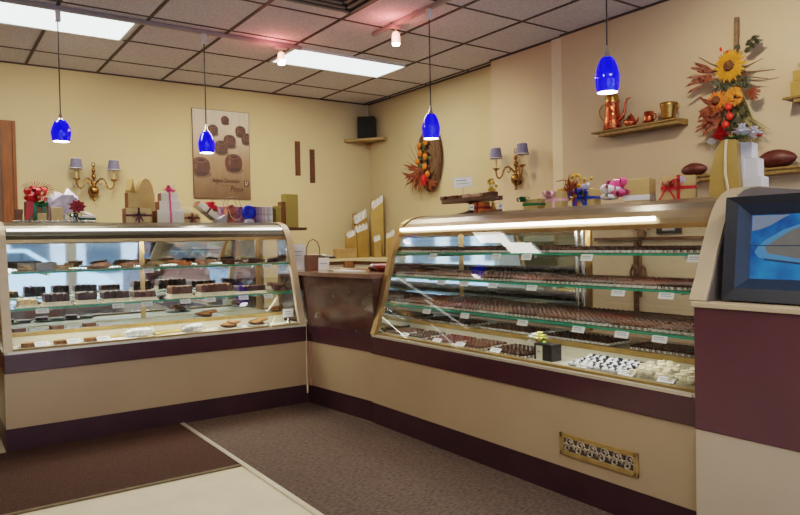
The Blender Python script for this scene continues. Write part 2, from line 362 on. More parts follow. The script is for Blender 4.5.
# ------------------------------------------------------------------ display cases (built in their own axes: x along, y into the case)
PROF = [(.0, .615), (.045, .74), (.085, .88), (.12, 1.01), (.155, 1.13), (.19, 1.235), (.215, 1.30)]
CURVE = [(.215, 1.30), (.235, 1.335), (.27, 1.372), (.32, 1.402), (.38, 1.42), (.45, 1.43), (.82, 1.43)]
def front_y(z):
    for (y0, z0), (y1, z1) in zip(PROF, PROF[1:]):
        if z0 <= z <= z1: return y0 + (y1 - y0) * (z - z0) / (z1 - z0)
    return .2
def display_case(name, label, loc, rz, Lx, shelves, back_clear, near_panel, left_trim=.05, right_trim=.05):
    t = thing(name, label, 'display case', loc, rz)
    Lb = Lx - .046 if near_panel else Lx
    MB().box(0, Lb, .0, .78, 0, .147).build('kick_plate', plum_matt, t)
    MB().box(0, Lb, -.004, .80, .147, .49).build('lower_panel', tan, t)
    MB().box(0, Lb, -.014, .80, .49, .605).build('front_band', plum, t, bevel=.004)
    d = MB(); d.box(.0, Lb, .0, .80, .605, .62)
    d.build('deck', white_lam, t)
    d = MB(); d.box(.04, Lx - .04, .006, .035, .62, .632); d.box(.04, Lx - .04, .296, .33, .675, .70)
    d.build('wooden_rail', deck_m, t)
    d = MB(); d.box(.04, Lx - .04, .30, .78, .62, .685); d.build('raised_step', M('step_laminate', (.55, .50, .38), .45, var=.05), t)
    d = MB(); d.box(.02, Lb - .02, -.012, .004, .605, .618); d.build('sill_strip', strip_m, t)
    d = MB(); d.sheet(PROF, .02, Lx - .02, .005); d.build('front_glass', glass, t)
    # end trims follow the glass profile
    full = PROF + CURVE[1:]
    for e, (a, b) in enumerate(((0, left_trim), (Lx - right_trim, Lx))):
        if near_panel and e == 1:
            pts = [(-.012, .995), (.035, 1.09), (.077, 1.194), (.137, 1.315), (.165, 1.36), (.198, 1.398), (.235, 1.424), (.276, 1.442), (.33, 1.453), (.396, 1.458), (.82, 1.458), (.82, .995)]
            ep = MB().prism(pts, a, b - .004).build('end_panel', M('end_panel_tan', (.46, .36, .25), .45, var=.06, scale=6), t, bevel=.004)
            MB().prism([(y + .006, z - .004) for y, z in pts], b - .004, b).build('side_face', M('side_shade_grey', (.13, .11, .105), .5, var=.08), ep)  # shade on the near side is put into this plate's grey
        else:
            d = MB(); d.sheet([(y - .012, z + .004) for y, z in full], a, b, .035); d.build('end_trim', gold_trim if near_panel else tan_edge, t)
            xx = b - .012 if e == 0 else a + .006
            d = MB(); d.prism([(y + .01, z) for y, z in full[1:]] + [(.80, .66), (.02, .66)], xx, xx + .005)
            d.build('end_glass', mirror if (near_panel and e == 0) else glass, t)
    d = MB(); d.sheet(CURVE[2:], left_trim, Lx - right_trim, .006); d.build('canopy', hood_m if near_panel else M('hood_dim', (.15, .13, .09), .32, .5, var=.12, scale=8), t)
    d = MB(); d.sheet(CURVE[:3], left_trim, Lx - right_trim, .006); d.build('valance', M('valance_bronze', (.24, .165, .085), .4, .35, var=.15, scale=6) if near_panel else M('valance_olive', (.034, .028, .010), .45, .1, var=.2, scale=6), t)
    d = MB(); d.box(left_trim, Lx - right_trim, .225, .30, 1.296, 1.306); d.box(left_trim, Lx - right_trim, .215, .222, 1.288, 1.31); d.build('canopy_lip', gold_trim, t)
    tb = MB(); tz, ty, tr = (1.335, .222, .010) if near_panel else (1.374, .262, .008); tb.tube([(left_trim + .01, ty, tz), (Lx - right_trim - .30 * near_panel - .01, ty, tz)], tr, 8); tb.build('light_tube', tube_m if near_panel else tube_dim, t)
    for z, yb in shelves:
        y0 = front_y(z) + .02
        g = MB(); g.box(.04, Lx - .04, y0, yb, z - .009, z); sh = g.build('glass_shelf', shelf_glass, t)
        g = MB(); g.box(.04, Lx - .04, y0 - .004, y0, z - .0095, z + .0005); g.build('shelf_edge', glass_green, sh)
        for i in range(3):
            xx = .3 + (Lx - .6) * i / 2; MB().box(xx - .008, xx + .008, y0 + .14, .76, z - .03, z - .0095).build('shelf_bracket', M('bracket_grey', (.28, .26, .22), .5, .3, var=.1), sh)
    # rear: sliding doors in a frame
    d = MB(); d.box(.0, Lx, .775, .81, 1.30, 1.335); d.box(0, .03, .775, .81, .62, 1.42); d.box(Lx - .03, Lx, .775, .81, .62, 1.42)
    d.build('rear_frame', gold_trim, t)
    n = 2
    for i in range(n):
        a, b = (.03, Lx / 2 + .02) if i == 0 else (Lx / 2 - .02, Lx - .03)
        yy = .782 if i == 0 else .795
        clear = back_clear and i == 1
        p = MB(); p.box(a, b, yy, yy + .006, .69, 1.30); do = p.build('sliding_door', glass if clear else mirror, t)
        for q in (a, b - .035): MB().box(q, q + .035, yy - .004, yy + .01, .69, 1.30).build('door_stile', gold_trim, do)
    return t

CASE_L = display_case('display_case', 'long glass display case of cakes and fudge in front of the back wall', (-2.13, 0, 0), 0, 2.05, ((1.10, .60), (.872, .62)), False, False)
# right case: x axis runs toward the viewer
CR = display_case('display_case', 'long curved-glass display case full of chocolates on the right, with heating grille', (0, -.836, 0), R(-90), 2.455, ((1.175, .62), (1.015, .64), (.83, .66)), True, True, right_trim=.075)
for q in (1.21, 1.255): MB().tube([(q, .70, .685), (q, .70, 1.30)], .012, 10).build('shelf_post', chrome, CR)
# heating grille in the lower panel of the right case
gr = MB(); x0, x1, z0, z1 = 1.695, 2.135, .208, .316
gr.box(x0, x1, -.014, -.004, z0, z0 + .024); gr.box(x0, x1, -.014, -.004, z1 - .024, z1); gr.box(x0, x0 + .024, -.014, -.004, z0, z1); gr.box(x1 - .024, x1, -.014, -.004, z0, z1)
GR = gr.build('heating_grille', M('grille_brass', (.50, .34, .13), .38, .6, var=.12), CR, bevel=.003); GR['label'] = 'brass heating grille with scrollwork'
MB().box(x0 + .01, x1 - .01, -.008, -.0045, z0 + .01, z1 - .01).build('grille_backing', M('grille_backing_brown', (.09, .075, .055), .6, var=.5, scale=60), GR)  # mottled brown sheet behind the scrollwork
mb = MB()
for k in range(6):
    cx = x0 + .05 + k * (x1 - x0 - .1) / 5; cz = (z0 + z1) / 2
    for s in (-1, 1):
        pts = []
        for i in range(19):
            a = i / 18 * 2.6 * math.pi; rr = .023 * (1 - i / 24)
            pts.append((cx + s * .008 + s * rr * math.cos(a), -.011, cz + s * .014 + rr * math.sin(a)))
        mb.tube(pts, .0042, 5)
    mb.ball((cx + .035, -.011, cz), (.009, .004, .012), 8, 4)
mb.tube([(x0 + .01, -.011, (z0 + z1) / 2), (x1 - .01, -.011, (z0 + z1) / 2)], .003, 5)
mb.build('scrollwork', M('scroll_brass', (.52, .43, .31), .3, .5, var=.15), GR)

# corner counter joining the cases
cc = thing('corner_counter', 'glossy brown corner counter with tan lower panel between the two display cases', 'counter', (-.080, .0, 0), R(5.46))
MB().box(.012, .62, -.838, -.004, 0, .147).build('kick_plate', plum_matt, cc)
MB().box(.010, .62, -.838, -.004, .147, .49).build('lower_panel', tan, cc)
MB().box(.006, .62, -.838, -.004, .49, .62).build('front_band', plum, cc)
MB().prism([(.018, -.838), (.62, -.838), (.62, .45), (.07, .45), (.018, -.004)], .62, 1.0, 'z').build('upper_panel', brown_gloss, cc)
MB().prism([(-.006, -.838), (.66, -.838), (.66, .47), (.05, .47), (-.002, -.003), (-.006, -.006)], 1.0, 1.03, 'z').build('counter_top', M('counter_top_brown', (.20, .11, .075), .25, var=.2, scale=6, coat=.3), cc, bevel=.003)
MB().box(-.003, .02, -.06, -.015, .147, .485).build('corner_strip', M('pale_copper_strip', (.62, .42, .32), .3, .7, var=.1), cc)

# tower with monitor
tw = thing('monitor_stand', 'tall plum and tan stand at the near end of the right display case', 'stand', (0, 0, 0))
MB().box(-.028, .80, -4.6, -3.252, 0, .489).build('lower_panel', M('tan_tower', (.50, .40, .29), .38, var=.05, scale=2), tw)
MB().box(-.032, .80, -4.6, -3.250, .489, .972).build('upper_panel', plum_tower, tw, bevel=.003)
MB().box(-.045, .80, -4.6, -3.245, .972, .993).build('ledge', tan_edge, tw, bevel=.003)

mo = thing('television_monitor', 'boxy dark navy television monitor on the plum stand, with a painted blue street reflection', 'television', (.035, -3.325, 1.0)); mo.rotation_euler = (0, R(6), 0)
W_, HH = .72, .402   # y runs away toward the viewer (negative)
mb = MB(); mb.prism([(0, 0), (.10, 0), (.10, HH), (0, HH)], -W_, 0, 'y'); cab = MB()
def yz_ring(mb, o, i, xo, xi):
    (ya, yb, za, zb), (yc, yd, zc, zd) = o, i
    vs = [(xo, ya, za), (xo, yb, za), (xo, yb, zb), (xo, ya, zb), (xi, yc, zc), (xi, yd, zc), (xi, yd, zd), (xi, yc, zd)]
    mb.add(vs, [(0, 1, 5, 4), (1, 2, 6, 5), (2, 3, 7, 6), (3, 0, 4, 7)])
cab.T = Matrix(); vs = []
for x_, s_ in ((.05, 1.), (.18, .97), (.50, .70)):
    for y_, z_ in ((-W_ / 2 - W_ / 2 * s_, .02 + .12 * x_), (-W_ / 2 + W_ / 2 * s_, .02 + .12 * x_), (-W_ / 2 + W_ / 2 * s_, HH * (.3 + .7 * s_)), (-W_ / 2 - W_ / 2 * s_, HH * (.3 + .7 * s_))): vs.append((x_, y_, z_))
cab.add(vs, [(0, 1, 5, 4), (1, 2, 6, 5), (2, 3, 7, 6), (3, 0, 4, 7), (4, 5, 9, 8), (5, 6, 10, 9), (6, 7, 11, 10), (7, 4, 8, 11), (8, 9, 10, 11)])
cab.build('cabinet', black, mo)
bz = MB(); O1 = (-W_, 0, 0, HH); I1 = (-W_ + .045, -.045, .048, HH - .028)
yz_ring(bz, O1, I1, 0, .008); yz_ring(bz, (-W_, 0, 0, HH), (-W_, 0, 0, HH), .06, 0)
BZ = bz.build('bezel', navy, mo)
bz = MB(); I2 = (-W_ + .09, -.086, .088, HH - .070)
yz_ring(bz, I1, I2, .008, .035); bz.build('inner_bezel', navy2, BZ)
# screen: reflection of the street and a car, painted in glowing colour
scr = bpy.data.materials.new('screen_reflection'); scr.use_nodes = True
nt = scr.node_tree; N = nt.nodes; L = nt.links; p = N['Principled BSDF']
tc = N.new('ShaderNodeTexCoord'); nz = N.new('ShaderNodeTexNoise'); nz.inputs['Scale'].default_value = 9; nz.inputs['Detail'].default_value = 6
L.new(tc.outputs['Object'], nz.inputs['Vector'])
rp = N.new('ShaderNodeValToRGB'); cr = rp.color_ramp
cr.elements[0].position = .35; cr.elements[0].color = (.004, .07, .30, 1); cr.elements[1].position = .7; cr.elements[1].color = (.03, .30, .72, 1)
L.new(nz.outputs['Fac'], rp.inputs[0]); L.new(rp.outputs[0], p.inputs['Emission Color']); p.inputs['Emission Strength'].default_value = .5
p.inputs['Base Color'].default_value = (.01, .01, .015, 1); p.inputs['Roughness'].default_value = .08
yA, yB, zA, zB = I2
sc_ = MB().box(.036, .05, yA, yB, zA, zB).build('screen', scr, mo)
grey_refl = M('reflection_grey', (.03, .03, .03), .15, var=.2, emit=(.13, .125, .115), es=.6)
pale_refl = M('reflection_pale', (.03, .03, .03), .15, var=.2, emit=(.17, .22, .32), es=.6)
dark_refl = M('reflection_dark', (.01, .01, .02), .15, var=.2, emit=(.02, .05, .10), es=.5)
def scrpoly(pts, mat_i, x): REFL.m = mat_i; REFL.add([(x, yB - (yB - yA) * u, zB - (zB - zA) * v_) for u, v_ in pts], [tuple(range(len(pts)))])
REFL = MB()
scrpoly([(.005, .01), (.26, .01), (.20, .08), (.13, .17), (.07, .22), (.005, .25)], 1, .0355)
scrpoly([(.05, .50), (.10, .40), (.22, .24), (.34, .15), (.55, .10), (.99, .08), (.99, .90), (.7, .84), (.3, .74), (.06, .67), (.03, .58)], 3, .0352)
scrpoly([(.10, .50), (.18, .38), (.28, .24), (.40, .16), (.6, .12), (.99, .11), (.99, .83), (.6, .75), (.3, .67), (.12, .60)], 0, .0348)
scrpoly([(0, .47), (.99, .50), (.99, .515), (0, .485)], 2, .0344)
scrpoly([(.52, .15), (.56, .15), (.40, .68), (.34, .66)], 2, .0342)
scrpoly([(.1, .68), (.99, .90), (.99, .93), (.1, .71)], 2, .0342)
REFL.build('painted_reflection', [grey_refl, pale_refl, dark_refl, M('reflection_teal', (.02, .02, .02), .15, var=.2, emit=(.06, .20, .40), es=.7)], sc_)

# back counter in the corner
bc = thing('back_counter', 'cream corner counter under the gold bags against the back walls', 'counter', (0, 0, 0))
MB().prism([(.9, YB - .005), (.9, 1.85), (1.47, 1.85), (1.47, .6), (XR0 - .005, .6), (XR0 - .005, YB - .005)], 1.045, 1.075, 'z').build('counter_top', M('cream_top', (.62, .52, .34), .4, var=.06), bc)
mb = MB(); mb.box(.92, XR0 - .01, 1.88, YB - .01, 0, 1.045); mb.box(1.50, XR0 - .01, .62, 1.88, 0, 1.045); mb.build('cabinet', white_lam, bc)
mb = MB(); mb.box(.9, 1.47, 1.865, 1.88, 1.005, 1.045); mb.box(1.485, 1.5, .6, 1.88, 1.005, 1.045); mb.build('top_edge', dark_wood, bc)
mb = MB(); mb.box(1.37, 1.49, 1.84, 1.90, .0, 1.045); mb.build('corner_post', M('post_brown', (.22, .10, .04), .5, var=.2), bc)

# ------------------------------------------------------------------ ceiling lights, vent, tracks, pendants
def fixture(label, x0, x1, y0, y1, pw=90):
    t = thing('ceiling_light', label, 'ceiling light', ((x0 + x1) / 2, (y0 + y1) / 2, H), group='fluorescent panels in the ceiling')
    hx, hy = (x1 - x0) / 2, (y1 - y0) / 2
    MB().box(-hx + .02, hx - .02, -hy + .02, hy - .02, -.014, -.010).build('diffuser', diff_m, t)
    mb = MB()
    for a in ((-hx, hx, -hy, -hy + .02), (-hx, hx, hy - .02, hy), (-hx, -hx + .02, -hy, hy), (hx - .02, hx, -hy, hy)): mb.box(*a, -.02, -.004)
    mb.build('frame', M('fixture_frame', (.7, .7, .68), .4, var=.04), t)
    l = bpy.data.lights.new('ceiling_lamp', 'AREA'); l.shape = 'RECTANGLE'; l.size = x1 - x0 - .1; l.size_y = y1 - y0 - .1; l.energy = pw; l.color = (1., .90, .74)
    lo = bpy.data.objects.new('ceiling_lamp', l); COL.objects.link(lo); lo.location = ((x0 + x1) / 2, (y0 + y1) / 2, H - .03)
fixture('bright fluorescent ceiling panel behind the second blue pendant, near the spotlights', .17, 1.375, .575, 1.11, 22)
fixture('bright fluorescent ceiling panel above the left display case in the corner of view', -2.36, -1.13, .56, 1.13, 22)
fixture('added unseen fill-light ceiling panel over the left aisle behind the viewer', -2.9, -1.69, -3.0, -2.4, 34)  # added out of view to help light the room
fixture('added unseen fill-light ceiling panel over the right aisle behind the viewer', -1.07, .155, -5.1, -4.5, 34)  # second unseen panel, also added for its light
vt = thing('ceiling_vent', 'dark square air vent set in the ceiling near the top of the view', 'vent', (-.15, -.72, H))
MB().box(-.29, .29, -.28, .28, -.012, -.004).build('backing', dark_hole, vt)
mb = MB()
for k in range(4):
    a = .28 - k * .065
    for q in ((-a, a, -a, -a + .03), (-a, a, a - .03, a), (-a, -a + .03, -a, a), (a - .03, a, -a, a)): mb.box(*q, -.022 + k * .002, -.012)
mb.build('louvre', vent_m, vt)

def track(label, a, b):
    o = MB(); w = .018
    if abs(a[0] - b[0]) > abs(a[1] - b[1]): o.box(min(a[0], b[0]), max(a[0], b[0]), a[1] - w, a[1] + w, -.03, 0)
    else: o.box(a[0] - w, a[0] + w, min(a[1], b[1]), max(a[1], b[1]), -.03, 0)
    ob = o.build('light_track', track_m, bevel=.003); ob.location = (0, 0, H - .004)
    return tag(ob, label, 'light track')
track('grey ceiling track carrying two blue pendants over the left display case', (-3.2, .55), (.22, .55))
track('grey ceiling track carrying two blue pendants over the right display case', (.545, -.10), (.545, -4.2))

def pendant(label, x, y, zt, zb):
    t = thing('pendant_lamp', label, 'pendant lamp', (x, y, zb), group='blue glass pendant lamps')
    hh = zt - zb; r = .068
    g = MB(); sh = [(.030, hh * .88), (.042, hh * .80), (.053, hh * .68), (.061, hh * .54), (r, hh * .40), (.0655, hh * .28), (.061, hh * .12), (.053, .004)]
    g.open_lathe(sh, 24); s_ = g.build('glass_shade', blue_glass, t)
    g = MB(); g.lathe([(.0, .003), (.0525, .004), (.053, .008), (.0, .018)], 20); g.build('bulb', bulb_m, t)
    g = MB(); g.lathe([(.030, hh * .85), (.031, hh * .88), (.017, hh * .93), (.012, hh * 1.0), (.008, hh * 1.12), (.003, hh * 1.2)], 16); g.build('cap', chrome, t)
    g = MB(); g.tube([(0, 0, hh * 1.15), (0, 0, H - .10 - zb)], .0045, 6); g.build('cord', cord_m, t)
    g = MB(); g.box(-.018, .018, -.018, .018, H - .11 - zb, H - .034 - zb); g.build('mount', M('mount_white', (.65, .62, .62), .4, var=.05), t)
    l = bpy.data.lights.new('pendant_bulb', 'SPOT'); l.energy = 9; l.color = (1., .92, .85); l.spot_size = R(110); l.spot_blend = .8; l.shadow_soft_size = .04
    lo = bpy.data.objects.new('pendant_bulb', l); COL.objects.link(lo); lo.location = (x, y, zb - .01)
pendant('blue glass pendant lamp hanging over the left end of the left display case', -1.690, .55, 2.178, 2.003)
pendant('blue glass pendant lamp hanging in front of the chocolate poster', -.640, .55, 2.180, 1.985)
pendant('blue glass pendant lamp hanging in front of the oval vine wreath', .532, -.86, 2.196, 1.992)
pendant('blue glass pendant lamp hanging nearest, in front of the copper pot shelf', .550, -2.40, 2.252, 2.035)

def spotlight(label, x, y):
    t = thing('track_spotlight', label, 'spotlight', (x, y, H - .035), group='clear glass spotlights on the ceiling tracks')
    MB().box(-.05, .05, -.02, .02, -.018, 0).build('adapter', track_m, t)
    g = MB(); g.tube([(0, 0, -.018), (0, 0, -.05)], .008, 8); g.build('stem', chrome, t)
    g = MB(); g.lathe([(.018, -.045), (.030, -.06), (.034, -.10), (.034, -.135)], 16); g.build('lamp_head', lens_m, t)
    g = MB(); g.lathe([(.0, -.150), (.028, -.148), (.030, -.136)], 16); g.build('bulb', spot_m, t)
    l = bpy.data.lights.new('spot_bulb', 'POINT'); l.energy = 3.; l.color = (1., .2, .18); l.shadow_soft_size = .05
    lo = bpy.data.objects.new('spot_bulb', l); COL.objects.link(lo); lo.location = (x - .10, y - .07, H - .13)
    return t
spotlight('lit glass spotlight at the left corner of the middle fluorescent panel', .03, .55)
spotlight('lit glass spotlight on the track above the right display case', .545, -.42)
def aim(name, loc, to, e, size, col, soft=.06):
    l = bpy.data.lights.new(name, 'SPOT'); l.energy = e; l.color = col; l.spot_size = R(size); l.spot_blend = .9; l.shadow_soft_size = soft
    lo = bpy.data.objects.new(name, l); COL.objects.link(lo); lo.location = loc
    lo.rotation_euler = (Vector(to) - Vector(loc)).to_track_quat('-Z', 'Y').to_euler()
warm = (1., .80, .50)
aim('track_beam', (.04, .50, 2.79), (.3, 2.37, 1.7), 90, 95, warm)
aim('track_beam', (.545, -.42, 2.79), (1.96, .2, 1.6), 60, 95, warm)
aim('track_beam', (.545, -2.9, 2.85), (1.93, -2.5, 1.8), 60, 100, (1., .84, .62))
aim('track_beam', (-1.3, .5, 2.85), (-1.5, 2.37, 1.8), 45, 100, warm)
aim('track_beam', (.30, -.35, 2.85), (-.3, -.6, 0.2), 40, 70, warm)

# case light: the canopy tube, plus invented fill strips added under each glass shelf
def tube_and_fill_lamp(loc, rz, ln, e, tilt=0.):
    l = bpy.data.lights.new('case_tube_and_fill', 'AREA'); l.shape = 'RECTANGLE'; l.size = ln; l.size_y = .05; l.energy = e; l.color = (1., .95, .86)
    lo = bpy.data.objects.new('case_tube_and_fill', l); COL.objects.link(lo); lo.location = loc; lo.rotation_euler = (tilt, 0, rz)
for z, e in ((1.318, 30), (1.085, 7), (.855, 5)): tube_and_fill_lamp((-1.10, front_y(min(z, 1.29)) + .045, z), 0, 1.9, e, R(12))
for z, e in ((1.318, 34), (1.158, 2.2), (.998, 2.2), (.813, 2.5)): tube_and_fill_lamp((front_y(min(z, 1.29)) + .045, -2.02, z), R(-90), 2.2, e, R(12))
l = bpy.data.lights.new('sun', 'SUN'); l.energy = 5.; l.color = (1., .96, .9); l.angle = R(1)
lo = bpy.data.objects.new('sun', l); COL.objects.link(lo); lo.location = (0, 10, 12); lo.rotation_euler = (R(-42), 0, R(12))
# ------------------------------------------------------------------ things on the walls
# poster
PX0, PX1, PZ0, PZ1 = -.150, .478, 1.757, 2.705
po = thing('chocolate_poster', 'tall unframed poster of round truffles on the back wall', 'poster', (PX0, YB - .002, PZ0))
PW, PH = PX1 - PX0, PZ1 - PZ0
pm = bpy.data.materials.new('poster_print'); pm.use_nodes = True
nt = pm.node_tree; N = nt.nodes; L = nt.links; p = N['Principled BSDF']
tc = N.new('ShaderNodeTexCoord'); sx = N.new('ShaderNodeSeparateXYZ'); mr = N.new('ShaderNodeMapRange'); rp = N.new('ShaderNodeValToRGB'); cr = rp.color_ramp
mr.inputs['From Max'].default_value = PH
L.new(tc.outputs['Object'], sx.inputs[0]); L.new(sx.outputs['Z'], mr.inputs[0]); L.new(mr.outputs[0], rp.inputs[0])
cr.elements[0].color = (.12, .065, .032, 1); cr.elements[0].position = 0
cr.elements[1].color = (.56, .52, .47, 1); cr.elements[1].position = 1
e = cr.elements.new(.45); e.color = (.30, .19, .11, 1)
e = cr.elements.new(.8); e.color = (.50, .43, .36, 1)
nz = N.new('ShaderNodeTexNoise'); nz.inputs['Scale'].default_value = 5; mp = N.new('ShaderNodeMapping'); mp.inputs['Scale'].default_value = (6, 1, 1)
L.new(tc.outputs['Object'], mp.inputs[0]); L.new(mp.outputs[0], nz.inputs['Vector'])
mx = N.new('ShaderNodeMix'); mx.data_type = 'RGBA'; mx.blend_type = 'OVERLAY'; mx.inputs[0].default_value = .25
L.new(rp.outputs[0], mx.inputs[6]); L.new(nz.outputs['Fac'], mx.inputs[7]); L.new(mx.outputs[2], p.inputs['Base Color']); p.inputs['Roughness'].default_value = .45
MB().box(0, PW, -.012, 0, 0, PH).build('print', pm, po)
mb = MB(); 
for q in ((-.004, 0, 0, PH), (PW, PW + .004, 0, PH), (0, PW, -.004, 0), (0, PW, PH, PH + .004)): mb.box(q[0], q[1], -.014, 0, q[2], q[3])
mb.build('edge', dark_wood, po)
pr_body = [M('printed_truffle', (.060, .016, .010), .5, var=.3, scale=14), M('printed_truffle_dark', (.030, .009, .006), .5, var=.2), M('printed_truffle_light', (.12, .038, .024), .5, var=.3, scale=14), M('printed_shade', (.13, .075, .045), .5, var=.2)]
mb = MB()
def disc(cx, cz, rx, rz, y, mi, sq=2.0):
    pts = []
    for i in range(28):
        a = 2 * math.pi * i / 28; c, s_ = math.cos(a), math.sin(a)
        px = cx + rx * math.copysign(abs(c) ** (2 / sq), c); pz = cz + rz * math.copysign(abs(s_) ** (2 / sq), s_)
        pts.append((min(max(px, .002), PW - .002), y, min(max(pz, .002), PH - .002)))
    mb.m = mi; mb.add(pts, [tuple(reversed(range(28)))])
for k, (zx, zy, r) in enumerate(((195, 100, 18), (135, 153, 23), (270, 150, 24), (300, 185, 25), (215, 203, 28), (173, 236, 30), (232, 310, 39), (73, 335, 40))):
    cx = (zx - 40) / 273 * PW; cz = PH * (1 - (zy - 55) / 432); rr = r / 273 * PW * 1.1
    d = .0125 + k * .0006
    disc(cx + rr * .1, cz - rr * .75, rr * 1.0, rr * .45, -d - .0001, 3)
    disc(cx, cz, rr, rr * 1.02, -d - .0002, 0, 2.35)
    disc(cx, cz + rr * .66, rr * .66, rr * .24, -d - .0003, 2); disc(cx + rr * .05, cz + rr * .68, rr * .42, rr * .15, -d - .0004, 1)
    disc(cx - rr * .48, cz + rr * .05, rr * .12, rr * .35, -d - .0003, 2); disc(cx + rr * .1, cz - rr * .72, rr * .62, rr * .20, -d - .0003, 1)
mb.build('printed_truffles', pr_body, po)
ink = M('print_ink', (.06, .025, .015), .6, var=.1)
def lettering(txt, size, loc, parent, mat, rot=(R(90), 0, 0), shear=0., name='lettering', align='LEFT', sx=1.):
    cu = bpy.data.curves.new(name, 'FONT'); cu.body = txt; cu.size = size; cu.shear = shear; cu.align_x = align; cu.extrude = .0004; cu.offset = .0008
    o = bpy.data.objects.new(name + '_tmp', cu); COL.objects.link(o)
    bpy.context.view_layer.update()
    me = bpy.data.meshes.new_from_object(o.evaluated_get(bpy.context.evaluated_depsgraph_get()))
    bpy.data.objects.remove(o); me.materials.clear(); me.materials.append(mat)
    n = bpy.data.objects.new(name, me); COL.objects.link(n); n.location = loc; n.rotation_euler = rot; n.parent = parent; n.scale = (sx, 1, 1)
    return n
lettering('Belgian Chocolatier', .060, (.195, -.0185, .175), po, ink, shear=.35, sx=.66)
lettering('Piron', .088, (.39, -.0185, .075), po, ink, shear=.3, sx=.78)
mb = MB(); mb.tube([(.27 + .02 * i, -.0185, .145 + .006 * math.sin(i * 2.2)) for i in range(9)], .0018, 5); mb.build('flourish', ink, po)
mb = MB(); mb.box(.555, .610, -.0186, -.0165, .135, .20); mb.m = 1
mb.box(.566, .572, -.0192, -.0186, .145, .19); mb.box(.572, .598, -.0192, -.0186, .184, .19); mb.box(.592, .598, -.0192, -.0186, .162, .19); mb.box(.572, .598, -.0192, -.0186, .162, .168); mb.box(.583, .589, -.0192, -.0186, .145, .162)
mb.build('emblem', [ink, M('emblem_pale', (.45, .34, .25), .6, var=.05)], po)

for lab, x, z0, z1 in (('left and higher of two narrow dark chocolate-brown plaques on the back wall', 1.074, 2.042, 2.440), ('right and lower of two narrow dark chocolate-brown plaques on the back wall', 1.262, 1.966, 2.358)):
    t = thing('wall_plaque', lab, 'plaque', (x, YB - .002, z0), group='narrow dark plaques')
    h = z1 - z0
    MB().box(-.032, .032, -.012, 0, 0, h).build('board', plaque_m, t, bevel=.002)
    mb = MB(); n = 8
    for k in range(n): mb.prism([(-.025, h * (k + .12) / n), (.025, h * (k + .12) / n), (.025, h * (k + .88) / n), (-.025, h * (k + .88) / n)], -.017, -.012, 'y')
    mb.build('raised_blocks', choc_m, t, bevel=.002)

# speaker on its corner shelf
t = thing('corner_shelf', 'small gold triangular corner shelf high up under the black loudspeaker', 'shelf', (XR0 - .002, YB - .002, 2.475))
MB().prism([(0, 0), (-.36, 0), (-.35, -.04), (-.05, -.40), (0, -.40)], -.0, .03, 'z').build('board', M('gold_shelf', (.34, .22, .07), .35, var=.15), t)
MB().prism([(0, 0), (-.05, 0), (0, -.05)], -.05, 0, 'z').build('bracket', gold_trim, t)
t = thing('loudspeaker', 'black box loudspeaker on the corner shelf near the ceiling', 'speaker', (1.945, 2.225, 2.506), R(-42))
MB().box(-.105, .105, -.08, .08, 0, .265).build('cabinet', black, t, bevel=.008)
mb = MB(); mb.box(-.097, .097, -.088, -.08, .01, .255); mb.build('grille_cloth', M('speaker_cloth', (.016, .016, .018), .9, var=.4, scale=200), t)
mb = MB(); mb.tube([(1.99, YB - .02, 2.62), (2.03, YB - .012, 2.75), (2.035, YB - .012, 2.955)], .006, 6)
o = mb.build('speaker_cable', white_lam); tag(o, 'thin pale cable running up the corner from the loudspeaker', 'cable')

def ellipse_tube(mb, c, rx, rz, r, n=28, plane='xz', ph=0, wob=0.):
    pts = []
    for i in range(n):
        a = 2 * math.pi * i / n; w = 1 + wob * math.sin(3 * a + ph)
        pts.append((c[0] + rx * w * math.cos(a), c[1] + random.uniform(-.012, .012) * (wob > 0), c[2] + rz * w * math.sin(a)))
    mb.tube(pts, r, 5, closed=True)

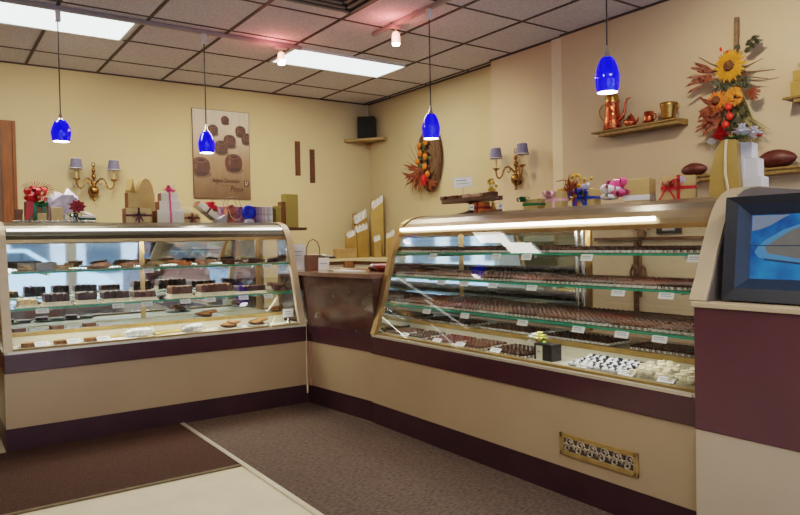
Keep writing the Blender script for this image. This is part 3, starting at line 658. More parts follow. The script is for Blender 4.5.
# sconces: face -Y at rz 0
def sconce(label, loc, rz):
    t = thing('wall_sconce', label, 'wall lamp', loc, rz, group='brass wall sconces')
    mb = MB(); mb.lathe([(.0, 0.0), (.045, -.002), (.05, -.01), (.03, -.02)], 20, (0, 0, 0), 'y'); mb.ball((0, -.05, 0), (.050, .045, .052), 16, 10)
    mb.lathe([(.0, -.10), (.008, -.094), (.014, -.085), (.010, -.075), (.004, -.066), (.012, -.058), (.02, -.05)], 14, (0, -.05, 0))
    mb.lathe([(.02, .045), (.012, .055), (.018, .07), (.008, .085), (.010, .11), (.020, .125), (.024, .14), (.014, .158), (.008, .165), (.016, .18), (.022, .195), (.012, .215), (.006, .225), (.016, .235)], 14, (0, -.05, 0))
    mb.build('backplate', brass, t)
    mb = MB(); mb.tube([(.016 * math.cos(a), -.05, .252 + .018 * math.sin(a)) for a in [2 * math.pi * i / 14 for i in range(14)]], .004, 6, closed=True); mb.build('top_ring', brass, t)
    for s in (-1, 1):
        pts = [(s * .01, -.055, .055), (s * .03, -.07, .09), (s * .06, -.085, .115), (s * .09, -.10, .11), (s * .105, -.11, .08), (s * .115, -.12, .035), (s * .14, -.13, .015), (s * .165, -.135, .028), (s * .178, -.135, .06), (s * .18, -.135, .095)]
        mb = MB(); mb.tube(pts, .0085, 8); mb.tube([(s * .045, -.08, .10), (s * .035, -.085, .075), (s * .055, -.088, .06), (s * .07, -.09, .075)], .005, 6); arm = mb.build('arm', brass, t)
        mb = MB(); mb.lathe([(.008, .085), (.018, .092), (.034, .103), (.036, .108), (.012, .110)], 16, (s * .18, -.135, 0)); mb.build('drip_pan', brass, arm)
        mb = MB(); mb.lathe([(.011, .110), (.011, .20)], 12, (s * .18, -.135, 0)); mb.build('candle', candle, arm)
        mb = MB(); mb.open_lathe([(.062, .195), (.045, .292)], 20, (s * .18, -.135, 0)); mb.open_lathe([(.0605, .196), (.0435, .291)], 20, (s * .18, -.135, 0)); sh = mb.build('lamp_shade', shade_cloth, arm)
        mb = MB(); mb.tube([(s * .18 + .0622 * math.cos(a), -.135 + .0622 * math.sin(a), .198) for a in [2 * math.pi * i / 20 for i in range(20)]], .004, 5, closed=True); mb.build('shade_trim', white_trim, sh); mb = MB()
        mb.tube([(s * .18 + .0455 * math.cos(a), -.135 + .0455 * math.sin(a), .290) for a in [2 * math.pi * i / 20 for i in range(20)]], .003, 5, closed=True); mb.build('shade_trim', white_trim, sh)
    return t
s1 = sconce('two-armed brass sconce with grey-blue shades on the back wall', (-1.143, YB - .002, 1.80), 0); s1.scale = (.93, 1, 1.02)
s2 = copy_tree(s1); s2.location = (XR1 - .002, -.325, 1.80); s2.rotation_euler = (0, 0, R(-90)); s2['label'] = 'two-armed brass sconce with grey-blue shades on the right wall'

# oval wreath on the recess wall (faces -X); local axes: x toward room's far side, y out of wall is -y
t = thing('vine_wreath', 'oval twig wreath with orange and red flowers on the right wall recess', 'wreath', (XR0 + .012, 1.14, 2.13), R(-90))
mb = MB()
for k in range(13):
    f = .25 + .75 * k / 12
    ellipse_tube(mb, (.03, -.035 - .03 * (1 - f), .02), .19 * f, .33 * f, .013, 24, ph=k, wob=.035)
for k in range(10): ellipse_tube(mb, (.03 + random.uniform(-.01, .01), -.04 - .02 * random.random(), .02), .185 + random.uniform(-.02, .02), .325 + random.uniform(-.03, .015), .005, 24, ph=k * .7, wob=.05)
mb.build('twig_oval', wicker, t)
for (x, z) in ((-.055, .175), (-.04, .09), (.055, .045), (-.085, -.0), (.045, -.065), (.09, -.15), (.07, .20)):
    mb = MB(); mb.ball((x - .03, -.10, z), (.034, .028, .03), 10, 6, .08)
    for i in range(9):
        a = 2 * math.pi * i / 9; mb.leaf((x - .03, -.11, z), (x - .03 + .045 * math.cos(a), -.105, z + .042 * math.sin(a)), .012, .1, (0, -1, 0))
    mb.build('orange_flower', orange, t)
mb = MB()
for i in range(14):
    a = 2 * math.pi * i / 14; mb.leaf((.035, -.12, -.22), (.035 + .05 * math.cos(a), -.125 - .02 * (i % 2), -.22 + .075 * math.sin(a)), .022, .2, (0, -1, 0))
mb.ball((.035, -.13, -.21), (.035, .03, .05), 10, 6, .1); mb.build('red_flower', red, t)
mb = MB()
for i in range(44):
    a = R(random.uniform(140, 300)); l = random.uniform(.12, .34)
    b = (-.06 + random.uniform(-.04, .04), -.09, -.12 + random.uniform(-.06, .06)); mb.leaf(b, (b[0] + l * math.cos(a), -.10 + random.uniform(-.06, .03), b[2] + l * .75 * math.sin(a)), .010, .15, (0, -1, 0))
for i in range(8):
    a = R(random.uniform(-60, -10)); l = .16; mb.leaf((.05, -.09, -.22), (.05 + l * math.cos(a), -.08, -.22 + l * math.sin(a)), .018, .1, (0, -1, 0))
mb.build('leaves', rust, t)
mb = MB()
for i in range(9):
    a = R(110 + i * 17); l = random.uniform(.22, .34); mb.tube([(-.06, -.08, -.08), (-.06 + l * .5 * math.cos(a), -.10, -.08 + l * .5 * math.sin(a)), (-.07 + l * math.cos(a), -.10, -.06 + l * math.sin(a))], [.004, .003, .0015], 5)
mb.build('twigs', twig, t)
mb = MB()
for i in range(24): 
    b = (random.uniform(-.13, .08), -.085, random.uniform(-.22, .22)); a = random.uniform(0, 6.28); mb.leaf(b, (b[0] + .06 * math.cos(a), -.10, b[2] + .06 * math.sin(a)), .014, .2, (0, -1, 0))
mb.build('green_leaves', leaf_g, t)

# autumn broom swag on the right wall
t = thing('autumn_swag', 'dried broom swag with sunflower, orange mums and red berries on the right wall', 'wall decoration', (XR2 - .004, -2.38, 2.20), R(-90))
mb = MB(); mb.tube([(.005, -.03, .48), (.0, -.035, .2), (.0, -.04, -.05)], .016, 8); mb.build('broom_handle', straw, t)
mb = MB()
for i in range(190):
    u = random.uniform(-1, 1); b = (u * .05, -.04 + random.uniform(-.02, .02), -.04); mb.tube([b, (u * .11, -.05 + random.uniform(-.03, .03), -.2), (u * random.uniform(.12, .25), -.05 + random.uniform(-.04, .03), random.uniform(-.28, -.37))], [.003, .003, .0015], 4)
mb.build('bristles', M('bristle', (.30, .25, .10), .8, var=.45, scale=50), t)
def sunflower(name, c, r, mat, n=16, core=.27, t=None):
    mb = MB(); mb.m = 0
    for ring, (q, rr) in enumerate(((0, 1.), (.5, .8))):
        for i in range(n):
            a = 2 * math.pi * (i + q) / n; q_ = rr * random.uniform(.88, 1.1); mb.leaf((c[0] + r * .2 * math.cos(a), c[1] - .008 * ring, c[2] + r * .2 * math.sin(a)), (c[0] + r * q_ * math.cos(a), c[1] - .008 * ring + .01, c[2] + r * q_ * math.sin(a)), r * .085, .06, (0, -1, 0))
    mb.m = 1; mb.ball((c[0], c[1] - .012, c[2]), (r * core, .02, r * core), 12, 6, .06)
    return mb.build(name, [mat, brown_c], t)
sunflower('sunflower', (.0, -.115, .155), .125, yellow, t=t)
sunflower('small_sunflower', (-.085, -.12, -.055), .075, orange, 16, .4, t=t)
mb = MB()
for i in range(60):
    a = random.uniform(0, 6.28); rr = .06 * math.sqrt(random.random()); c = (.02 + rr * math.cos(a), -.13 + rr * .3, -.055 + rr * math.sin(a)); mb.ball(c, .014, 6, 4)
mb.build('chrysanthemum', M('mum_orange', (.56, .20, .02), .6, var=.3, scale=60), t)
for (x, z) in ((.0, -.115), (.01, -.175), (-.02, -.225), (-.07, -.29), (-.04, .25)):
    mb = MB(); mb.ball((x, -.13 if z < 0 else -.06, z), (.024, .02, .024), 10, 6); mb.leaf((x, -.14, z), (x, -.145, z + .034), .01, .1, (0, -1, 0)); mb.build('red_berry', berry, t)
mb = MB()
for i in range(34):
    b = (-.06, -.085, .12); a = R(random.uniform(145, 205)); l = random.uniform(.10, .28); mb.leaf((b[0] + l * .5 * math.cos(a), -.09, b[2] + l * .5 * math.sin(a)), (b[0] + l * math.cos(a), -.10 + random.uniform(-.04, .02), b[2] + l * math.sin(a)), .010, .2, (0, -1, 0))
for i in range(46):
    b = (-.10 + random.uniform(-.06, .05), -.095, -.14 + random.uniform(-.1, .08)); a = R(random.uniform(120, 280)); l = random.uniform(.05, .10); mb.leaf(b, (b[0] + l * math.cos(a), -.11 + random.uniform(-.04, .02), b[2] + l * math.sin(a)), .011, .2, (0, -1, 0))
for i in range(14):
    b = (.10, -.09, -.03); a = R(random.uniform(-60, 50)); mb.leaf(b, (b[0] + .1 * math.cos(a), -.10, b[2] + .09 * math.sin(a)), .011, .2, (0, -1, 0))
mb.build('autumn_leaves', rust, t)
mb = MB()
for a, l in ((165, .30), (150, .27), (178, .24), (-12, .28), (-25, .25), (8, .2)):
    a = R(a); mb.tube([(0, -.07, .12), (l * .6 * math.cos(a), -.09, .12 + l * .6 * math.sin(a)), (l * math.cos(a), -.08, .12 + l * math.sin(a) + .015)], [.006, .005, .002], 5)
mb.build('twigs', twig, t)
mb = MB()
for (x, z, a) in ((.10, .275, 15), (.13, .295, 10), (.09, .24, -10), (.12, .255, 0), (.15, .27, 5), (.07, .26, 150)):
    a = R(a); mb.leaf((x - .02, -.07, z), (x + .06 * math.cos(a), -.09, z + .05 * math.sin(a)), .02, .15, (0, -1, 0))
for i in range(40):
    b = (random.uniform(-.08, .08), -.09, random.uniform(-.02, .06)); a = random.uniform(0, 6.28); mb.leaf(b, (b[0] + .08 * math.cos(a), -.10, b[2] + .07 * math.sin(a)), .02, .2, (0, -1, 0))
for i in range(24):
    b = (random.uniform(-.07, .09), -.09, random.uniform(-.24, -.1)); a = R(random.uniform(230, 310)); mb.leaf(b, (b[0] + .08 * math.cos(a), -.10, b[2] + .09 * math.sin(a)), .014, .2, (0, -1, 0))
mb.build('dark_leaves', M('dark_leaf', (.045, .045, .02), .6, var=.5), t)

# shelves on the right wall (local frame rotated so +x runs toward the viewer, -y out of the wall)
def wall_shelf(label, y, z, ln, d=.14):
    t = thing('wall_shelf', label, 'shelf', (XR2 - .002, y, z), R(-90))
    MB().box(-ln / 2, ln / 2, -d, 0, -.014, 0).build('board', shelf_wood, t, bevel=.002)
    MB().box(-ln / 2 + .06, ln / 2, -d + .01, -.0, -.04, -.014).build('apron', shelf_wood, t, bevel=.003)
    return t
ZC = 2.078
wall_shelf('narrow wooden wall shelf holding copper pots', -1.645, ZC, .74)
def cx(y): return (XR2 - .085, y, ZC + .001)
t = thing('copper_coffee_pot', 'tall hammered copper coffee pot with long spout on the narrow wall shelf', 'coffee pot', cx(-1.435), R(-90))
mb = MB(); mb.lathe([(.060, 0), (.063, .004), (.055, .06), (.047, .13), (.043, .175), (.046, .18), (.046, .188)], 20); mb.build('body', copper, t)
mb = MB(); mb.lathe([(.046, .188), (.044, .215), (.040, .232), (.022, .255), (.006, .268), (.010, .278), (.0, .29)], 18); mb.build('lid', old_brass, t)
mb = MB(); mb.tube([(.052, 0, .06), (.085, 0, .075), (.10, 0, .11), (.105, 0, .16), (.12, 0, .19), (.145, 0, .195)], [.012, .011, .010, .008, .007, .006], 8); mb.build('spout', copper, t)
mb = MB(); mb.tube([(-.045, 0, .185), (-.085, 0, .18), (-.11, 0, .15), (-.105, 0, .11), (-.08, 0, .08), (-.055, 0, .06)], .005, 6); mb.build('handle', old_brass, t)
for ch_ in (t,): ch_.scale = (1.12, 1.12, 1.12)
t = thing('copper_teapot', 'small squat copper teapot between the coffee pot and the mug', 'teapot', cx(-1.60), R(-90))
mb = MB(); mb.lathe([(.032, 0), (.042, .02), (.043, .04), (.032, .06), (.024, .066)], 18); mb.build('body', copper, t)
mb = MB(); mb.lathe([(.026, .066), (.022, .08), (.006, .09), (.008, .098), (.0, .106)], 14); mb.build('lid', copper, t)
mb = MB(); mb.tube([(.04, 0, .025), (.06, 0, .04), (.068, 0, .06)], [.009, .007, .005], 8); mb.build('spout', copper, t)
mb = MB(); mb.tube([(-.035, 0, .058), (-.06, 0, .055), (-.064, 0, .035), (-.042, 0, .018)], .004, 6); mb.build('handle', copper, t)
t = thing('copper_mug', 'small hammered copper mug in the middle of the narrow wall shelf', 'mug', cx(-1.755), R(-90))
mb = MB(); mb.open_lathe([(.0, .002), (.034, 0), (.036, .03), (.034, .085), (.031, .085), (.031, .01), (.0, .008)], 18); mb.build('body', copper, t)
mb = MB(); mb.tube(arc((.036, 0, .045), .024, -80, 80, 8), .004, 6); mb.build('handle', copper, t)
t = thing('brass_pot', 'wide brass pot with side handle at the right end of the copper shelf', 'pot', cx(-1.915), R(-90))
mb = MB(); mb.open_lathe([(.0, .002), (.040, 0), (.046, .02), (.05, .06), (.058, .10), (.062, .12), (.058, .12), (.045, .06), (.038, .008), (.0, .006)], 20); mb.build('body', old_brass, t)
mb = MB(); mb.tube(arc((.052, 0, .085), .028, -70, 90, 8), .005, 6); mb.build('handle', old_brass, t)

ZP = 1.665
wall_shelf('long wooden wall shelf holding two cacao pods behind the right display case', -2.37, ZP, .90)
def pod(label, y, ln, r):
    mb = MB(); n = 20; k = 14; vs = []
    for i in range(k + 1):
        u = -1 + 2 * i / k; rr = r * max(0., 1 - abs(u) ** 2.1) ** .8
        for j in range(n):
            a = 2 * math.pi * j / n; q = rr * (1 + .07 * math.cos(10 * a)); vs.append((u * ln / 2, q * math.cos(a), q * math.sin(a)))
    mb.add(vs, [(i * n + j, i * n + (j + 1) % n, (i + 1) * n + (j + 1) % n, (i + 1) * n + j) for i in range(k) for j in range(n)], True)
    o = mb.build('cacao_pod', pod_m); o.location = (XR2 - .075, y, ZP + r * 1.02); o.rotation_euler = (0, 0, R(-90))
    return tag(o, label, 'cacao pod', 'cacao pods on the long wall shelf')
pod('smaller dark brown cacao pod at the left end of the long wall shelf', -2.10, .20, .044)
pod('larger dark brown cacao pod at the right of the stacked white boxes', -2.655, .25, .056)
t = thing('flower_figurine', 'small posy figure with dark flowers on the long wall shelf between the pods', 'figurine', (XR2 - .08, -2.30, ZP + .001), R(-90))
mb = MB(); mb.lathe([(.03, 0), (.035, .02), (.022, .05), (.028, .075)], 14); mb.build('pot', deep_red, t)
mb = MB()
for i in range(16): a = i * 2.4; mb.leaf((0, 0, .07), (.05 * math.cos(a), .05 * math.sin(a), .08 + .02 * (i % 3)), .016, .3)
mb.build('leaves', leaf_g, t)
mb = MB(); mb.ball((0, -.02, .125), .024, 10, 6, .1); mb.ball((.03, -.02, .09), .018, 8, 5, .1); mb.build('flower', M('dusty_flower', (.42, .24, .10), .6, var=.3), t)
ZG = 2.083
wall_shelf('short wooden wall shelf at the far right edge carrying gold boxes', -2.93, ZG, .42)

# ------------------------------------------------------------------ gift boxes and bows
def bow(mb, c, r, n=6, w=.018, flat=.6, tails=0, face='y'):
    """loop ribbons around c"""
    for i in range(n):
        a = 2 * math.pi * i / n + random.uniform(-.2, .2); el = random.uniform(.1, .9) * flat
        d = Vector((math.cos(a) * math.cos(el), math.sin(a) * math.cos(el), math.sin(el)))
        s = d.cross(Vector((0, 0, 1))).normalized() * w / 2; u = s.cross(d).normalized()
        C = Vector(c); vs = []; k = 9
        for j in range(k + 1):
            th = math.pi * 2 * j / k; p = C + d * r * .5 * (1 - math.cos(th)) + u * r * .32 * math.sin(th)
            vs += [p - s, p + s]
        mb.add(vs, [(2 * j, 2 * j + 1, 2 * j + 3, 2 * j + 2) for j in range(k)], True)
    mb.ball(c, w * .6, 8, 5)
    for i in range(tails):
        a = 2 * math.pi * i / max(1, tails) + .6; d = Vector((math.cos(a), math.sin(a), 0)); s = Vector((-d.y, d.x, 0)) * w / 2; C = Vector(c); vs = []
        for j in range(6):
            q = j / 5; p = C + d * r * 1.25 * q + Vector((0, 0, -r * (.9 * q * q))) ; vs += [p - s, p + s]
        mb.add(vs, [(2 * j, 2 * j + 1, 2 * j + 3, 2 * j + 2) for j in range(5)], True)
    return mb
def vbow(mb, c, r, w=.016):
    """a two-loop bow standing on a vertical face toward -y"""
    C = Vector(c)
    for sx in (-1, 1):
        for lift in (.35, -.1):
            d = Vector((sx, -.15, lift)).normalized(); u = Vector((0, -1, 0)).cross(d).normalized(); s = Vector((0, -1, 0)) * w / 2; vs = []
            for j in range(9):
                th = 2 * math.pi * j / 8; p = C + d * r * .5 * (1 - math.cos(th)) + u * r * .28 * math.sin(th); vs += [p - s, p + s]
            mb.add(vs, [(2 * j, 2 * j + 1, 2 * j + 3, 2 * j + 2) for j in range(8)], True)
        vs = []
        for j in range(5):
            q = j / 4; p = C + Vector((sx * r * .55 * q, -.004, -r * .95 * q)); s = Vector((w * .4, 0, 0)); vs += [p - s, p + s]
        mb.add(vs, [(2 * j, 2 * j + 1, 2 * j + 3, 2 * j + 2) for j in range(4)], True)
    mb.ball(c, w * .6, 8, 5)
    return mb
def posy(mb, c, r, n=12, layers=3):
    for l in range(layers):
        f = 1 - l / (layers + .3)
        for i in range(n):
            a = 2 * math.pi * (i + .5 * l) / n; mb.leaf((c[0], c[1], c[2]), (c[0] + r * f * math.cos(a), c[1] + r * f * math.sin(a), c[2] + r * (.35 + .35 * l)), r * .3, .25)
    mb.ball((c[0], c[1], c[2] + r * .5), r * .3, 8, 5, .1)
    return mb
def gift_box(label, loc, dim, rz, mat, rib=None, rmat=None, bowr=0, rx=0, ry=0, group=None, band='cross', lid=None, name='gift_box', cat='box', front_bow=False, side=None):
    t = thing(name, label, cat, loc, rz, group); t.rotation_euler = (rx, ry, rz)
    w, d, h = dim
    if lid is None:
        MB().box(-w / 2, w / 2, -d / 2, d / 2, 0, h).build('carton', mat, t, bevel=.003)
    else:
        MB().box(-w / 2 + .003, w / 2 - .003, -d / 2 + .003, d / 2 - .003, 0, h * .7).build('carton', mat, t)
        MB().box(-w / 2, w / 2, -d / 2, d / 2, h * .6, h).build('lid', lid, t, bevel=.002)
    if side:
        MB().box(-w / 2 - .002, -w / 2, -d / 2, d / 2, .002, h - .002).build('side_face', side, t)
    if rmat:
        e = .0025; q = .008; mb = MB()
        if band in ('cross', 'vert'): mb.box(-q, q, -d / 2 - e, d / 2 + e, 0, h + e)
        if band == 'cross': mb.box(-w / 2 - e, w / 2 + e, -q, q, 0, h + e)
        if band in ('round', 'plus'): mb.box(-w / 2 - e, w / 2 + e, -d / 2 - e, d / 2 + e, h * .5 - q, h * .5 + q)
        if band == 'plus': mb.box(-q, q, -d / 2 - e, d / 2 + e, 0, h + e)
        mb.build('ribbon', rmat, t)
        if bowr:
            mb = MB()
            if front_bow: vbow(mb, (0, -d / 2 - .012, h * .52), bowr)
            else: bow(mb, (0, 0, h + .01), bowr, 7, .018, tails=2)
            mb.build('bow', rmat, t)
    return t
ZT = 1.432
YT = .60
def top(x, y=YT): return (x, y, ZT)

# --- on the left display case
o = MB(); pts = [(.26 * (1 + .025 * math.cos(12 * a)) * math.cos(a), .085 * (1 + .05 * math.cos(12 * a)) * math.sin(a)) for a in [2 * math.pi * i / 72 for i in range(72)]]
o.prism(pts, 0, .008, 'z')
for a in [2 * math.pi * i / 48 for i in range(48)]: o.ball((.26 * math.cos(a), .085 * math.sin(a), .008), (.012, .008, .008), 6, 4)
ob = o.build('lace_doily', doily_m); ob.location = top(-1.74, .56); tag(ob, 'long silver lace doily tray under the poinsettia gifts', 'doily')
t = gift_box('brown gift box at the left end, dressed with a large red bow and green ribbon', (-1.855, .60, ZT + .009), (.135, .10, .14), .1, M('amber_card', (.30, .12, .03), .45, var=.2))
mb = MB(); bow(mb, (0, -.02, .19), .085, 11, .03, .9); bow(mb, (-.03, -.055, .15), .06, 6, .028, .5)
for sx, l in ((-.055, .16), (-.035, .13), (.05, .10)): mb.prism([(sx - .012, .17), (sx + .012, .17), (sx - .004, .17 - l), (sx - .03, .175 - l)], -.062, -.058, 'y')
mb.build('red_bow', red, t)
mb = MB(); bow(mb, (.02, -.05, .115), .055, 5, .024, .4)
for sx in (-.02, .035): mb.prism([(sx - .012, .12), (sx + .012, .12), (sx + .014, .005), (sx - .010, .005)], -.066, -.062, 'y')
mb.build('green_ribbon', green, t)
mb = MB()
for i in range(14): a = R(20 + 10 * i); mb.tube([(0, 0, .2), (.075 * math.cos(a), -.04, .2 + .06 * math.sin(a)), (.115 * math.cos(a), -.05, .205 + .075 * math.sin(a))], .002, 4)
mb.build('berry_sprig', deep_red, t)
gift_box('small plain tan box in front of the green ribbon at the left', (-1.835, .505, ZT + .009), (.055, .03, .055), 0, tan_box)
gift_box('plain tan box between the red bow and the poinsettia', (-1.735, .55, ZT + .009), (.075, .06, .10), 0, tan_box)
gift_box('narrow brown box at the extreme left end of the left display case top', (-1.965, .60, ZT + .009), (.05, .06, .085), 0, brown_box, lid=brown_box)
gift_box('pale blue tin box standing upright behind the poinsettia', (-1.715, .685, ZT), (.11, .05, .185), 0, M('blue_tin', (.28, .36, .55), .3, var=.35, scale=25))
t = thing('poinsettia', 'dark red poinsettia with lilac cellophane and green ribbon on the doily', 'flower decoration', (-1.63, .53, ZT + .009))
mb = MB(); mb.lathe([(.028, 0), (.032, .03), (.02, .05)], 14); mb.build('pot', white_petal, t)
mb = MB()
for i in range(14):
    a = R(60 + 14 * i); mb.leaf((-.02, .03, .06), (-.03 + .13 * math.cos(a), .05, .10 + .10 * abs(math.sin(a)) + .02 * (i % 3)), .045, .2, (0, -1, 0))
mb.build('cellophane', lilac, t)
mb = MB(); 
for l in range(2):
    for i in range(9): a = 2 * math.pi * (i + .5 * l) / 9; mb.leaf((.02, -.04, .10), (.02 + (.06 - .02 * l) * math.cos(a), -.05 - .015 * l, .105 + (.052 - .018 * l) * math.sin(a)), .017, .2, (0, -1, 0))
mb.ball((.02, -.05, .105), .016, 8, 5); mb.build('red_flower', deep_red, t)
mb = MB(); bow(mb, (0, -.05, .04), .05, 5, .014, .3, 3); mb.build('green_bow', M('dark_green', (.01, .05, .025), .4, var=.2), t)
gift_box('flat white box with dark green band right of the poinsettia', (-1.545, .60, ZT), (.13, .10, .055), 0, white_box, rmat=M('band_green', (.01, .05, .025), .4, var=.2), band='round')
gift_box('cream box tilted against the flat white box by the poinsettia', (-1.555, .63, ZT + .075), (.13, .06, .018), 0, white_box, ry=R(24))

GB = 'gold boxes around the pointed gold pack'
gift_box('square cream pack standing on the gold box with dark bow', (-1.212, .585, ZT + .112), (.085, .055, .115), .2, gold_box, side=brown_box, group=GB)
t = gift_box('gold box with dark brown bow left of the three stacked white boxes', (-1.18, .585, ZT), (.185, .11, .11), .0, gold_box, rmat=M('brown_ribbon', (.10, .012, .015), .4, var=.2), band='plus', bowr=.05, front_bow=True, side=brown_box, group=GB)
t = thing('pointed_pack', 'tall round-topped gold pack behind the gold box with dark bow', 'pack', (-1.09, .70, ZT), .3, GB)
pp = [(-.07, 0), (.07, 0), (.07, .22), (.055, .29), (.03, .335), (-.0, .35), (-.03, .335), (-.055, .29), (-.07, .22)]
MB().prism(pp, -.025, .025, 'y').build('pack', gold_box, t, bevel=.006)
t = thing('pointed_pack', 'slim dark-edged gold pointed pack leaning beside the round-topped gold pack', 'pack', (-1.20, .68, ZT + .001), .9, GB)
MB().prism([(-.04, 0), (.04, 0), (.04, .25), (.0, .345), (-.04, .25)], -.02, .02, 'y').build('pack', gold_box2, t, bevel=.004)

SW = 'three stacked white boxes under the pink flower'
for lab, z, w, d, h in (('largest white box at the bottom of the stack with pink flower', 0, .205, .13, .098), ('middle white box of the stack with pink flower', .099, .165, .11, .068), ('smallest white box at the top of the stack, under the pink flower', .168, .13, .09, .064)):
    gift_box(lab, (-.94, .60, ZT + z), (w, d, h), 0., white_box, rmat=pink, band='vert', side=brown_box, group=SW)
t = thing('flower_decoration', 'pink flower with white tips on the smallest stacked white box', 'flower decoration', (-.94, .58, ZT + .235))
mb = MB(); posy(mb, (0, 0, 0), .055, 10, 3); posy(mb, (.03, -.015, .0), .035, 8, 2); mb.build('pink_petals', pink, t)
mb = MB(); mb.leaf((.02, 0, .02), (.075, -.01, .05), .02, .2); mb.leaf((.02, 0, .02), (.06, -.02, .065), .02, .2); mb.tube([(-.02, 0, .01), (-.08, 0, .0), (-.10, 0, -.05)], .002, 5); mb.build('white_tips', white_petal, t)
gift_box('cream box with thin brown bow between the stacked boxes and the tilted box', (-.77, .60, ZT), (.125, .10, .075), 0, gold_box, rmat=M('twine_brown', (.22, .06, .03), .5, var=.2), band='plus', bowr=.04, front_bow=True)
gift_box('small cream box on the far edge behind the thin brown bow', (-.785, .72, ZT), (.11, .08, .125), 0, M('cream_card', (.62, .52, .32), .5, var=.06))
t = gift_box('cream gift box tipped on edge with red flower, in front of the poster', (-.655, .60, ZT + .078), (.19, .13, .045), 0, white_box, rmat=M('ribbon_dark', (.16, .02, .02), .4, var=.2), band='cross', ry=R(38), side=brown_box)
mb = MB(); posy(mb, (0, -.02, .05), .06, 11, 3); posy(mb, (.03, -.05, .05), .045, 9, 3); mb.build('red_flower', M('coral_red', (.72, .03, .09), .45, var=.3), t)
mb = MB(); mb.leaf((.02, -.05, .05), (.07, -.10, .04), .016, .2); mb.leaf((.03, -.03, .05), (.09, -.06, .06), .016, .2); mb.build('leaves', leaf_g, t)
t = thing('grey_wedge_box', 'small grey box propping up the tipped cream gift box', 'box', (-.50, .60, ZT))
MB().prism([(-.09, 0), (.055, 0), (.055, .095), (.03, .085)], -.05, .05, 'y').build('carton', grey_box, t)

# gift bags, wrapped bars and blue plate
t = thing('gift_bag', 'purple paper gift bag with looped cord handles behind the blue plate', 'gift bag', (-.40, .66, ZT), .0)
MB().box(-.11, .11, -.045, .045, 0, .135).build('bag', M('purple_bag', (.16, .05, .10), .45, var=.4, scale=30, col2=(.30, .16, .24)), t)
for s in (-1, 1):
    mb = MB(); mb.tube([(-.06, s * .04, .13), (-.055, s * .04, .17), (-.03, s * .045, .215), (.03, s * .045, .215), (.055, s * .04, .17), (.06, s * .04, .13)], .003, 6); mb.build('handle', M('cord_handle', (.25, .16, .10), .6, var=.2), t)
t = thing('gift_bag', 'dark brown gift bag with one tall handle, at the left of the blue plate', 'gift bag', (-.455, .57, ZT), .2)
MB().prism([(-.035, 0), (.04, 0), (.045, .12), (.01, .15), (-.04, .13)], -.03, .03, 'y').build('bag', M('maroon_bag', (.16, .05, .035), .5, var=.4, scale=20, col2=(.40, .14, .10)), t, bevel=.005)
mb = MB(); mb.tube([(-.03, -.032, .11), (-.01, -.035, .05), (.03, -.036, .02), (.07, -.036, .03)], .004, 6); mb.build('handle', M('pale_cord', (.65, .50, .30), .5, var=.2), t)
t = thing('foil_plate', 'round cobalt blue foil plate propped upright on a clear stand', 'plate', (-.305, .53, ZT), 0)
mb = MB(); mb.lathe([(.0, -.006), (.030, -.006), (.046, -.010), (.060, -.004), (.061, .0), (.046, .004), (.0, .004)], 26, (0, 0, .085), 'y'); mb.build('disc', blue_plate, t)
mb = MB(); mb.box(-.03, .03, -.03, .03, 0, .022); mb.box(-.024, .024, -.012, .014, .022, .03); mb.build('stand', M('clear_stand', (.55, .58, .66), .15, var=.1), t)
bars = [('plum', (.13, .04, .07)), ('violet', (.22, .16, .30)), ('mauve', (.34, .26, .34)), ('lavender', (.45, .40, .50)), ('cream', (.60, .55, .48)), ('pale blue', (.46, .50, .62)), ('white and green', (.62, .66, .64))]
for i, (nm, c) in enumerate(bars):
    gift_box('%s wrapped bar standing upright in the row right of the blue plate' % nm, (-.250 + i * .0250, .58, ZT), (.0235, .08, .135 - .001 * (i % 3)), 0, M('wrap_%d' % i, c, .4, var=.45, scale=38), name='wrapped_bar', cat='chocolate bar', group='upright wrapped bars beside the blue plate')
t = thing('shelf_stand', 'small dark wooden stand behind the right end of the left display case', 'stand', (.165, .92, 0))
MB().box(-.21, .21, -.10, .10, 1.375, 1.40).build('platform', dark_wood, t)
MB().box(-.03, .03, -.03, .03, 0, 1.375).build('post', dark_wood, t); MB().box(-.12, .12, -.12, .12, 0, .02).build('base', dark_wood, t)
gift_box('short dark olive box next to the white and green wrapped bar', (.045, .90, 1.401), (.055, .08, .175), 0, M('dark_olive', (.13, .10, .02), .5, var=.3))
gift_box('middle-height olive patterned box between the dark olive box and the tall checked box', (.115, .90, 1.401), (.055, .08, .195), 0, olive_tart)
gift_box('tall olive checked box on the dark stand at the case corner', (.255, .92, 1.401), (.125, .10, .305), 0, M('olive_check', (.34, .28, .07), .5, var=.4, scale=40, stretch=(2, 2, 10)))
gift_box('narrow dark box beside the tall olive checked box', (.17, .92, 1.401), (.035, .08, .235), 0, brown_box)

